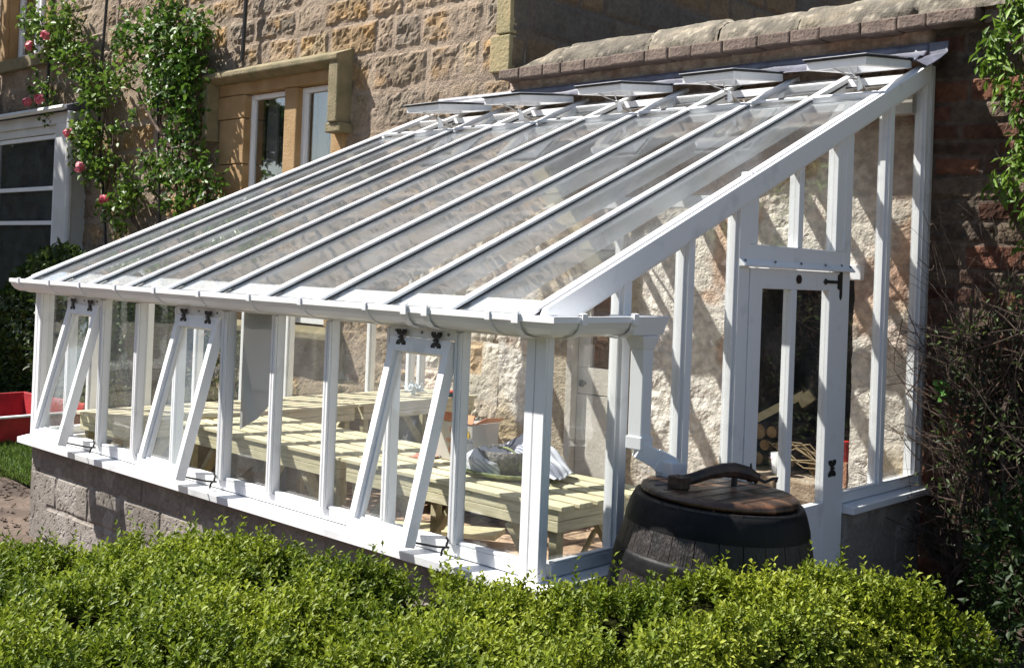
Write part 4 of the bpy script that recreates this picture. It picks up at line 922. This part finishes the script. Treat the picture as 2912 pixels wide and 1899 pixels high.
for k in range(ns):
    a0, a1 = 2*math.pi*k/ns+.004, 2*math.pi*(k+1)/ns-.004; V = []
    for z in zs:
        r_ = brr(z)
        for a in (a0, (a0+a1)/2, a1): V.append((BX+r_*math.cos(a), BY+r_*math.sin(a), GZ+z))
        for a in (a1, a0): V.append((BX+(r_-.03)*math.cos(a), BY+(r_-.03)*math.sin(a), GZ+z))
    F = []
    for j in range(len(zs)-1):
        for i in range(5): F.append((j*5+i, j*5+(i+1) % 5, (j+1)*5+(i+1) % 5, (j+1)*5+i))
    F.append((4,3,2,1,0)); e = (len(zs)-1)*5; F.append((e, e+1, e+2, e+3, e+4)); s.add(V, F)
o = s.build('staves', STAVE, ba); o.data.transform(tilt)
for z0, z1 in ((.835,.925), (.68,.745), (.53,.60), (.32,.38), (.14,.2), (.02,.09)):
    s = MB(); pr = [(brr(z)+(.004 if 0 < i < 5 else .001), z) for i, z in enumerate(np.linspace(z0, z1, 6))]
    s.lathe(pr+[(p[0]-.004, p[1]) for p in pr[::-1]], (BX, BY, GZ), 64, False); o = s.build('hoop', HOOP, ba, smooth=True); o.data.transform(tilt)
lid = MB(); lw_ = .062; R_ = .279; zl = GZ+.936
x = -R_
seg = 40
s = MB(); s.lathe([(.0,0),(R_+.004,0),(R_+.008,.008),(R_+.006,.018),(R_-.004,.026),(R_-.03,.03),(.0,.031)], (BX,BY,zl), 72, False); ld = s.build('lid', LIDM, ba, smooth=True, bevel=0); ld.data.transform(tilt)
s = MB()
for k in range(-4, 5):
    xx = k*.066; hh = math.sqrt(max(0, (R_-.015)**2-xx*xx)); s.box(BX+xx-.0012, BX+xx+.0012, BY-hh, BY+hh, zl+.0305, zl+.0318)
o = s.build('board_joint', BLACKM, ld); o.data.transform(tilt)
Rr = Vector((.727,.687,0)); Fw = Vector((-.687,.727,0)); c0 = Vector((BX, BY, zl+.03))
pts = [c0+Rr*a+Fw*b+Vector((0,0,z)) for a, b, z in ((-.165,-.085,.024),(-.11,-.05,.035),(-.05,-.01,.052),(.01,.02,.064),(.06,.045,.064),(.11,.065,.054),(.15,.075,.038))]
s = MB()
for k in range(len(pts)-1): pass
s.tube([tuple(p) for p in pts], [.020,.021,.022,.026,.029,.027,.018], 10); s.box(*[v for v in (pts[0].x-.03, pts[0].x+.03, pts[0].y-.03, pts[0].y+.03, zl+.031, zl+.075)])
o = s.build('lid_handle', mat('handle_wood', (.02,.014,.010), (.075,.04,.025), rough=.5, nscale=14, bump=.8, bscale=30), ld, bevel=.004); o.data.transform(tilt)
s = MB(); pp = pts[-1]; s.tube([pp, pp+Rr*.03+Vector((0,0,-.012)), pp+Rr*.06+Vector((0,0,.004)), pp+Rr*.075+Vector((0,0,.008)), pp+Rr*.07+Vector((0,0,-.008))], .006, 8)
o = s.build('iron_hook', BLACKM, ld); o.data.transform(tilt)
s = MB(); s.tube([pts[4]+Vector((0,0,-.06)), pts[4]], .012, 8); o = s.build('handle_support', BLACKM, ld); o.data.transform(tilt)

# ================================================================== RED TRAY on the lawn
rt = thing('planter_trough', (-8.0, 1.1, GZ), 'open red trough standing on the lawn left of the greenhouse', 'trough')
REDP = mat('red_paint', (.26, .010, .016), (.42, .02, .028), rough=.6, nscale=7, bump=.3)
s = MB()
s.hexa([(-7.38,.3,-.5),(-7.32,.3,-.5),(-7.32,1.88,-.5),(-7.38,1.88,-.5),(-7.34,.28,-.29),(-7.29,.28,-.29),(-7.29,1.9,-.27),(-7.34,1.9,-.27)])
s.hexa([(-8.6,.3,-.5),(-8.55,.3,-.5),(-8.55,1.88,-.5),(-8.6,1.88,-.5),(-8.7,.28,-.24),(-8.66,.28,-.24),(-8.66,1.9,-.22),(-8.7,1.9,-.22)])
s.hexa([(-8.54,1.83,-.5),(-7.385,1.83,-.5),(-7.385,1.87,-.5),(-8.54,1.87,-.5),(-8.65,1.86,-.22),(-7.345,1.86,-.20),(-7.345,1.9,-.20),(-8.65,1.9,-.22)])
s.box(-8.54,-7.385,.3,1.825,-.5,-.47)
s.build('trough_body', REDP, rt, bevel=.006)
s = MB(); s.bar((-7.305, .27, -.282), (-7.305, 1.91, -.262), .06, .014); s.build('sunlit_rim', WHITE, rt)  # sunlight along the red trough edge painted as white

# ================================================================== PLANTS
def leafblob(centres, per, size, spread_y, cols, rot=None, name='foliage', m=LEAFM, parent=None, down=.3, wr=.5, yclip=None, seed=0):
    P_ = []; Cc = []
    for c in centres:
        k = int(per*(c[3]/.25)**1.6) if len(c) > 3 else per
        v = unit(k)*(RNG.random((k, 1))**.45)*c[3]; v[:, 1] *= spread_y; P_.append(np.array(c[:3])+v)
        bright = np.clip(.5+.6*v[:, 2]/c[3]+RNG.normal(0, .2, k), 0, 1); Cc.append(bright)
    P_ = np.concatenate(P_); br_ = np.concatenate(Cc)
    if yclip is not None: P_[:, 1] = np.minimum(P_[:, 1], yclip)
    n_ = len(P_); d_ = unit(n_); d_[:, 2] -= down; d_[:, 1] -= .25
    nn_ = unit(n_)*.6+np.array([-.35, -.5, .6]); cols = np.array(cols)
    t = RNG.random((n_, 1)); col = lerp(cols[0], cols[1], t)*(.7+.5*RNG.random((n_, 1)))
    L_ = size*RNG.uniform(.6, 1.25, n_)
    return leafmesh(name, P_, d_, nn_, L_, L_*wr, col, m, parent)
RA = [(-11.7, 4.18, 0.21), (-11.43, 4.05, 0.31), (-10.73, 4.12, 0.29), (-10.62, 4.0, 0.24), (-11.26, 3.89, 0.31), (-10.91, 3.9, 0.25), (-10.6, 3.73, 0.29), (-10.44, 3.54, 0.33), (-10.21, 3.6, 0.23), (-10.1, 3.35, 0.27), (-9.9, 3.16, 0.27), (-9.63, 3.1, 0.26), (-9.47, 3.25, 0.19), (-9.21, 3.12, 0.15), (-9.01, 3.25, 0.18), (-9.88, 2.99, 0.18), (-11.4, 3.27, 0.21), (-11.09, 3.2, 0.18), (-11.07, 2.97, 0.2), (-10.04, 2.72, 0.27), (-10.11, 2.51, 0.27), (-9.85, 2.61, 0.22), (-9.87, 2.33, 0.31), (-9.47, 2.25, 0.21), (-9.72, 2.13, 0.22), (-8.96, 2.11, 0.16), (-9.02, 1.93, 0.24), (-8.86, 1.86, 0.2), (-9.09, 1.81, 0.2), (-9.47, 1.75, 0.19), (-9.07, 1.52, 0.14), (-9.25, 2.61, 0.13), (-8.93, 2.75, 0.1)]
RB = [(-9.05, 3.7, 0.28), (-9.16, 3.57, 0.21), (-8.76, 3.62, 0.24), (-8.52, 3.54, 0.31), (-8.24, 3.76, 0.26), (-8.17, 3.82, 0.15), (-8.46, 3.75, 0.19), (-8.08, 3.58, 0.29), (-7.65, 3.57, 0.24), (-7.5, 3.47, 0.17), (-7.77, 3.39, 0.28), (-8.21, 3.36, 0.33), (-8.05, 3.19, 0.32), (-7.83, 3.21, 0.25), (-7.68, 3.06, 0.28), (-8.43, 3.31, 0.26), (-8.1, 3.03, 0.29), (-7.84, 2.91, 0.28), (-8.39, 2.91, 0.23), (-8.56, 3.05, 0.19), (-8.01, 2.77, 0.22), (-7.65, 2.74, 0.21), (-7.82, 2.6, 0.25), (-7.63, 2.44, 0.21), (-8.06, 2.42, 0.18), (-8.27, 2.24, 0.19), (-7.89, 2.19, 0.21), (-7.67, 2.07, 0.21), (-7.4, 2.17, 0.17), (-8.1, 2.0, 0.16), (-7.59, 1.91, 0.21), (-7.25, 1.94, 0.2), (-7.41, 1.84, 0.17), (-7.86, 1.77, 0.16), (-8.19, 1.75, 0.13), (-8.53, 2.27, 0.15), (-8.48, 2.05, 0.19)]
SA = [[(-8.78, -.4), (-8.78, 1.44), (-9.09, 1.73), (-9.45, 2.04), (-9.74, 2.37), (-9.69, 2.85), (-10.22, 3.21), (-10.87, 3.54), (-11.37, 4.02)], [(-8.2, 2.36), (-8.52, 2.61), (-8.95, 3.02), (-9.2, 3.1), (-9.64, 3.24)], [(-10.51, 2.73), (-10.92, 2.96), (-11.45, 3.2)], [(-8.9, -.4), (-8.78, 1.44), (-9.16, 2.03), (-9.53, 2.46), (-9.61, 2.84), (-9.81, 3.11)], [(-9.4, 2.0), (-9.5, 2.9)], [(-9.62, 1.9), (-9.55, 2.5), (-9.9, 3.3), (-10.6, 4.1)]]
SB_ = [[(-8.1, -.4), (-8.04, 1.75), (-8.16, 2.3), (-8.23, 2.69), (-8.42, 3.19), (-8.52, 3.5)], [(-7.9, -.4), (-7.93, 1.75), (-8.04, 2.19), (-8.0, 2.57), (-7.85, 2.95), (-8.06, 3.35), (-8.24, 3.76)], [(-7.8, -.4), (-7.76, 1.81), (-7.82, 2.19), (-7.67, 2.55), (-7.75, 3.03), (-7.64, 3.53)], [(-8.2, 2.36), (-8.46, 2.72), (-8.3, 3.14)], [(-7.6, .5), (-7.4, 1.9), (-7.3, 2.3)]]
def rose(name, blobs, stems, label, dens, cols, flowers):
    t = thing(name, (stems[0][0][0], 3.1, GZ), label, 'climbing rose')
    s = MB()
    for st in stems:
        pts = []
        for k in range(len(st)-1):
            for q_ in np.linspace(0, 1, 5)[:-1]: pts.append((lerp(st[k][0], st[k+1][0], q_)+random.uniform(-.02,.02), 3.12+random.uniform(-.02,.02), lerp(st[k][1], st[k+1][1], q_)))
        pts.append((st[-1][0], 3.1, st[-1][1])); n_ = len(pts); s.tube(pts, [lerp(.022, .006, k/(n_-1)) for k in range(n_)], 6)
    for b in blobs:
        for _ in range(3):
            a = random.uniform(0, 6.28); s.tube([(b[0], 3.12, b[1]), (b[0]+math.cos(a)*b[2], 3.06+random.uniform(-.1,.05), b[1]+math.sin(a)*b[2])], [.006, .003], 5)
    s.build('stem', BARK, t)
    leafblob([(b[0], 3.06, b[1], b[2]*1.05) for b in blobs], dens, .085, .62, cols, parent=t, wr=.62, yclip=3.2)
    for (fx_, fz) in flowers:
        s = MB(); c = Vector((fx_, 2.9, fz))
        for k in range(34):
            v = Vector(unit(1)[0]); 
            if v.y > .5: v.y = -v.y
            e1 = v.orthogonal().normalized(); e2 = v.cross(e1); r_ = random.uniform(.02, .075); q_ = c+v*r_*.85; w = .035
            s.add([q_-e1*w, q_-e2*w*.8-v*.005, q_+e1*w, q_+e2*w*.8+v*.01], [(0,1,2,3)])
        s.build('flower', PINK, t)
rose('climbing_rose', RA, SA, 'loose climbing rose with pink flowers and arching stems, leaning from the bay window', 75, [(.05,.12,.014), (.18,.28,.045)], [(-11.29, 3.76), (-11.28, 3.06), (-10.94, 3.07), (-10.85, 3.84), (-9.2, 1.82), (-9.79, 2.19), (-10.12, 2.61)])
rose('climbing_shrub', RB, SB_, 'dense dark glossy climber on the house wall between the rose and the hooded window', 78, [(.025,.075,.010), (.14,.25,.035)], [])

def shrub(name, c, r, n_, size, label, cols, cat='shrub', group=None, core=True):
    t = thing(name, (c[0], c[1], GZ), label, cat, group)
    v = unit(n_); rr = RNG.uniform(.55, 1.0, (n_, 1))**.4
    bumpf = .82+.36*fbm(v[:, 0]*2.5+c[0], v[:, 2]*2.5+v[:, 1]*2, 5)[:, None]
    P_ = np.array(c)+v*np.array(r)*rr*bumpf; keep = P_[:, 2] > GZ-.02; P_ = P_[keep]; v = v[keep]; n_ = len(P_)
    d_ = v*.7+unit(n_)*.8; nn_ = v+unit(n_)*.7; col = lerp(np.array(cols[0]), np.array(cols[1]), np.clip(RNG.random((n_, 1))*.7+.3*fbm(P_[:, 0]*4, P_[:, 2]*4, 3)[:, None], 0, 1))
    L_ = size*RNG.uniform(.6, 1.3, n_)
    leafmesh('foliage', P_, d_, nn_, L_, L_*.5, col, LEAFM, t)
    s = MB()
    for k in range(16):
        a = random.uniform(0, 6.28); q_ = random.uniform(.2, .8); s.tube([(c[0]+.1*math.cos(a), c[1]+.1*math.sin(a), GZ-.02), (c[0]+r[0]*q_*.5*math.cos(a), c[1]+r[1]*q_*.5*math.sin(a), (GZ+c[2])/2+.1), (c[0]+r[0]*q_*math.cos(a), c[1]+r[1]*q_*math.sin(a), c[2]+r[2]*.55)], [.018, .012, .004], 5)
    s.build('branch', BARK, t)
    return t
GC = [(.02,.045,.010), (.085,.14,.025)]
shrub('garden_shrub', (-9.2, 2.5, .30), (1.3, .52, .98), 15000, .075, 'large leafy evergreen shrub under the bay window, beyond the gutter end', GC)
shrub('garden_shrub', (-7.55, 2.45, .12), (.8, .5, .85), 8000, .065, 'dark bush right of the large evergreen, seen through the left gable', GC)
shrub('garden_shrub', (-6.3, 2.75, -.12), (.62, .38, .66), 5000, .05, 'lower bush with twiggy stems nearest the hooded window, behind the gable glass', [(.03,.05,.012), (.12,.14,.04)])
shrub('garden_shrub', (-11.3, 2.0, .0), (1.0, .6, .75), 7000, .08, 'shrub at the far left edge below the bay window', GC)

# climbers on the right
def twigs(name, label, N_, xr, yr, zr, lmin, lmax):
    t = thing(name, ((xr[0]+xr[1])/2, 3.0, GZ), label, 'climber'); s = MB()
    for k in range(N_):
        x, y, z = random.uniform(*xr), random.uniform(*yr), random.uniform(*zr); a = random.gauss(math.pi/2, .75); L_ = random.uniform(lmin, lmax); pts = []; r_ = random.choice([.0012, .0016, .002, .0025, .0045])
        cv = random.gauss(0, .45)
        for j in range(9):
            pts.append((x, min(y, 3.27), z)); x += math.cos(a)*L_/8; z += math.sin(a)*L_/8; y += random.gauss(0, .018); a += cv/8+random.gauss(0, .22)
        s.tube(pts, [r_*lerp(1, .5, j/8) for j in range(9)], 5, False)
    s.build('twig', TWIG, t)
    return t
tw = twigs('twiggy_climber', 'tangle of bare brown climbing stems on the garden wall beside the greenhouse end', 1500, (.24, 1.6), (2.98, 3.26), (-.55, .9), .3, 1.0)
s = MB()
for k in range(9):
    x, y = .3+k*.13, 3.1; pts = [(x+random.gauss(0,.04), y+random.gauss(0,.03), z) for z in np.linspace(-.55, 1.2, 9)]; s.tube(pts, [lerp(.02, .008, j/8) for j in range(9)], 6)
s.tube([(.25,3.05,.75),(.12,2.98,.80),(.10,2.96,.66),(.02,3.0,.58),(.10,3.0,.52),(.25,3.05,.45)], .0045, 6)
s.tube([(.26,2.9,-.05),(.15,2.85,-.12),(.10,2.8,-.1),(.02,2.8,-.08)], .0035, 6)
s.build('main_stem', TWIG, tw)
leafblob([(random.uniform(.2, 1.3), random.uniform(2.8, 3.2), random.uniform(-.4, 1.15), .14) for _ in range(60)], 60, .038, .8, [(.04,.07,.012), (.13,.18,.04)], parent=tw, wr=.42, yclip=3.27)
leafblob([(random.uniform(.22, 1.4), random.uniform(3.02, 3.18), random.uniform(-.5, .95), .17) for _ in range(34)], 110, .04, .7, [(.014,.025,.008), (.05,.07,.018)], parent=tw, wr=.5, yclip=3.27)
leafblob([(.24, 2.9, .62, .06)], 200, .045, .8, [(.08,.2,.03), (.12,.28,.05)], parent=tw, wr=.6)
# dark ivy mass behind the tangle
gc = twigs('leafy_climber', 'bright green leafy climber hanging on the brick wall at the upper right edge', 60, (.48, 1.3), (3.05, 3.25), (1.2, 2.9), .3, .7)
leafblob([(.50+.10*math.sin(z*7)+random.uniform(0,.05), 3.05, z, .10) for z in np.linspace(1.75, 3.0, 17)]+[(random.uniform(.62, 1.3), 3.05, random.uniform(1.5, 3.1), .16) for _ in range(30)], 210, .07, .7, [(.07,.15,.012), (.20,.31,.04)], parent=gc, wr=.36, yclip=3.2, down=.9)
iv = shrub('ivy_bush', (1.15, 2.75, -.25), (.62, .42, .62), 5200, .05, 'dark ivy bush at the foot of the wall, lower right', [(.012,.03,.008), (.05,.09,.02)])

# ================================================================== HEDGE
HO = np.array([.27, -.45]); HA = np.array([.69, .724]); HB = np.array([.724, -.69])
def hedge_z(t, b):
    z = np.interp(t, [-3.4, -1.75, -1.2, -.87, -.5, 0, .39, .75, .97, 1.25, 1.42, 1.6], [.13, .14, .20, .25, .185, .165, .158, .20, .255, .20, .16, .05])
    z = z+(fbm(t*2.1+3, b*2.1, 5, 3)-.5)*.12+(fbm(t*6.5, b*6.5, 6, 3)-.5)*.11
    be = np.interp(t, [-3.4, -1.75, -1.2, -.87, -.5, 0, .39, .75, .97, 1.25, 1.42, 1.6], [-.45, -.45, -.33, -.2, -.03, 0, .04, -.08, -.07, -.02, .12, .3])
    bf = np.interp(t, [-3.4, .0, .2, .7, 1.05, 1.39, 1.6], [1.2, .98, .82, .56, .40, .31, .28])
    e = np.minimum(b-be, bf-b); edge = np.clip(e/.14, -1.5, 1)
    z = z-np.where(edge < 1, (1-edge)**2*.10, 0)
    return z, e
he = thing('hedge', (.6, -.8, GZ), 'low clipped box hedge with fresh green tips in the foreground', 'hedge')
# solid dark core blocks see-through and paints the shade between leaves
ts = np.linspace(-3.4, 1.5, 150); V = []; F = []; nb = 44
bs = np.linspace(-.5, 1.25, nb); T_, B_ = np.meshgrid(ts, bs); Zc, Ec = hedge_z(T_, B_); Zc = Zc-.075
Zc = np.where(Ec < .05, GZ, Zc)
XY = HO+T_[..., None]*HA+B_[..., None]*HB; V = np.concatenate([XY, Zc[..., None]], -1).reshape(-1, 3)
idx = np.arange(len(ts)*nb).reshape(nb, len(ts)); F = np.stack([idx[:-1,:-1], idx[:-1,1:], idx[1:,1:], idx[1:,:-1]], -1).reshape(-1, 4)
me = bpy.data.meshes.new('dark_core'); me.from_pydata(V.tolist(), [], F.tolist()); link('dark_core', me, mat('hedge_inside', (.008,.010,.003), (.022,.024,.008), rough=1, nscale=30, bump=1, spec=0), he)
def sprigs(n_, zoff=(-.06, .012), side=False):
    t = RNG.uniform(-3.2, 1.48, n_); b = RNG.uniform(-.5, 1.25, n_)
    z, e = hedge_z(t, b); dens = fbm(t*3.5, b*3.5, 12, 3); keep = (e > -.03) & (RNG.random(n_) < np.clip((dens-.34)*5, .06, 1)); t, b, z, e = t[keep], b[keep], z[keep], e[keep]; n_ = len(t)
    z = z+RNG.uniform(*zoff, n_)
    xy = HO+t[:, None]*HA+b[:, None]*HB; base = np.concatenate([xy, z[:, None]], 1)
    ax = np.stack([RNG.normal(0, .42, n_), RNG.normal(0, .42, n_), np.ones(n_)], 1)
    outw = np.where(e[:, None] < .1, 1, 0)*(np.sign(b-.35)[:, None]*np.concatenate([HB, [0]]))*.9; ax = ax+outw; ax /= np.linalg.norm(ax, axis=1, keepdims=True)
    return base, ax, t, b
def hedge_leaves(n_, zoff, lift=1.0):
    base, ax, t, b = sprigs(n_, zoff); n_ = len(base); Ls = RNG.uniform(.03, .065, n_)*lift; tone = np.clip(fbm(t*5, b*5, 33, 3)*1.2-.1+RNG.normal(0, .12, n_), 0, 1)
    PP, DD, NN, LL, CC = [], [], [], [], []
    ref = unit(n_); s1 = np.cross(ax, ref); s1 /= np.linalg.norm(s1, axis=1, keepdims=True); s2 = np.cross(ax, s1)
    K = 8
    for k in range(K):
        h = (k//2+.3)/(K/2); an = (k % 2)*math.pi+(k//2)*math.pi/2+RNG.normal(0, .3, n_)
        rad = s1*np.cos(an)[:, None]+s2*np.sin(an)[:, None]
        up = lerp(.8, 1.25, h); PP.append(base+ax*(Ls*h)[:, None]); DD.append(rad+ax*up); NN.append(ax-rad*.6)
        LL.append(RNG.uniform(.014, .028, n_)*(1.05-.3*h)*(1+.15*lift-.15))
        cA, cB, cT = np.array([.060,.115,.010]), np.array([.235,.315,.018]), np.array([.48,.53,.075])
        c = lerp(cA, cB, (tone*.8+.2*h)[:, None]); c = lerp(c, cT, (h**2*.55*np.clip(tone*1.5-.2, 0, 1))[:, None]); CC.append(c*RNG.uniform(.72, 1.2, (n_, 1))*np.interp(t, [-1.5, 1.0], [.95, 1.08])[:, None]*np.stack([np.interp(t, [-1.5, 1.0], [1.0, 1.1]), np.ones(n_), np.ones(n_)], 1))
    PP, DD, NN, CC = [np.concatenate(q_) for q_ in (PP, DD, NN, CC)]; LL = np.concatenate(LL)
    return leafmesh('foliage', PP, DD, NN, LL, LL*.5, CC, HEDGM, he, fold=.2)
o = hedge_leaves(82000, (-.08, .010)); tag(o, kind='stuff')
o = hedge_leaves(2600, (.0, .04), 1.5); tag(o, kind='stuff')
# front side of the hedge at its right end, leaf colour darkened for its shade
nf = 3200; t = RNG.uniform(-.1, 1.5, nf); zz = RNG.uniform(GZ+.05, .12, nf); bf = np.interp(t, [.0, .2, .7, 1.05, 1.39, 1.6], [.98, .82, .56, .40, .31, .28])-.02+fbm(t*5, zz*5, 8)*.08-.04
xy = HO+t[:, None]*HA+bf[:, None]*HB; base = np.concatenate([xy, zz[:, None]], 1); hb3 = np.concatenate([HB, [0.3]])
PP = np.repeat(base, 5, 0)+RNG.normal(0, .012, (nf*5, 3)); DD = unit(nf*5)+hb3; LL = RNG.uniform(.013, .021, nf*5)
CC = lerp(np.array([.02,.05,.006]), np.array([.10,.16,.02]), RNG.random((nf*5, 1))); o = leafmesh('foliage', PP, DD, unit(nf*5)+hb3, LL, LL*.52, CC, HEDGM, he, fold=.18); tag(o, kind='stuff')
# low weeds at the left foot of the hedge
wd = thing('weed_clump', (-2.6, -.75, GZ), 'small leafy weeds growing at the left end of the hedge', 'weeds')
leafblob([(-2.75+random.uniform(-.25,.35), -.78+random.uniform(-.15,.15), GZ+random.uniform(.08,.36), .09) for _ in range(14)], 180, .05, 1.0, [(.06,.12,.015), (.2,.27,.05)], parent=wd, wr=.3, down=-.9)

# ================================================================== TREES of the garden (beyond the frame, seen in the panes and as shade)
def tree(x, y, h, rc, label, n_=9000, size=.16):
    t = thing('garden_tree', (x, y, GZ), label, 'tree'); s = MB()
    s.tube([(x, y, GZ-.1), (x+.1, y, h*.35), (x-.05, y+.1, h*.7), (x, y, h*.92)], [.22, .17, .1, .03], 9)
    P_ = []
    for k in range(15):
        a = random.uniform(0, 6.28); q_ = random.uniform(.3, 1); z0 = h*random.uniform(.4, .75); c = (x+rc[0]*q_*.75*math.cos(a), y+rc[1]*q_*.75*math.sin(a), h*.72+rc[2]*random.uniform(-.65, .75)*(1-.5*q_))
        s.tube([(x, y, z0*.8), ((x+c[0])/2, (y+c[1])/2, (z0+c[2])/2+.1), c], [.07, .045, .015], 6); P_.append((c[0], c[1], c[2], rc[0]*.42))
    s.build('trunk', BARK, t)
    leafblob([(p[0], p[1], p[2], p[3]) for p in P_], n_//15/((rc[0]*.42/.25)**1.6), size, .95, GC, name='crown', parent=t, wr=.55)
tree(-14.9, .6, 8.1, (2.3, 1.9, 1.55), 'broad leafy garden tree standing left of the lawn', 11000, .2)
tree(-16, -20, 9, (3.4, 3.4, 2.6), 'tall round garden tree behind the lawn', 7000, .3)
tree(-27.9, -10.2, 7.6, (1.5, 1.5, 2.2), 'slender garden tree at the far end of the grounds', 6000, .26)
tree(-9, -24, 8, (3.2, 3.2, 2.4), 'medium garden tree standing furthest from the house', 6000, .3)

# unseen tree belt, added to darken pane reflections, with a dip for sky
n_ = 26000; az = RNG.uniform(math.radians(165), math.radians(300), n_); rr = RNG.uniform(33, 40, n_); hh = (5.5+4.5*fbm(az*9, az*0, 3, 4))*(1-.62*sstep(.16, .09, np.abs(az-math.radians(205))))
P_ = np.stack([rr*np.cos(az), rr*np.sin(az), GZ+RNG.uniform(0, 1, n_)*hh], 1)
col = lerp(np.array([.02,.045,.01]), np.array([.07,.11,.025]), RNG.random((n_, 1)))
o = leafmesh('unseen_tree_belt', P_, unit(n_), unit(n_)-np.array([.5,.3,-.5]), RNG.uniform(.7, 1.5, n_), RNG.uniform(.5, 1.0, n_), col, LEAFM); tag(o, kind='stuff')
# clods and stones on the bare soil
s = MB()
for k in range(420):
    x, y = random.uniform(-7.5, -4.2), random.uniform(-1.6, .6); r_ = random.uniform(.006, .026)
    v = [Vector(q_) for q_ in unit(9)]
    P0 = [(x+a.x*r_*1.3, y+a.y*r_, GZ+.0+a.z*r_*.7) for a in [Vector((1,0,0)),Vector((0,1,0)),Vector((-1,0.1,0)),Vector((0.1,-1,0)),Vector((.1,.1,1)),Vector((0,0,-1))]]
    P0 = [(p[0]+random.gauss(0,r_*.2), p[1]+random.gauss(0,r_*.2), p[2]) for p in P0]
    s.add(P0, [(0,1,4),(1,2,4),(2,3,4),(3,0,4),(1,0,5),(2,1,5),(3,2,5),(0,3,5)])
tag(s.build('soil_clods', SOIL), kind='stuff')
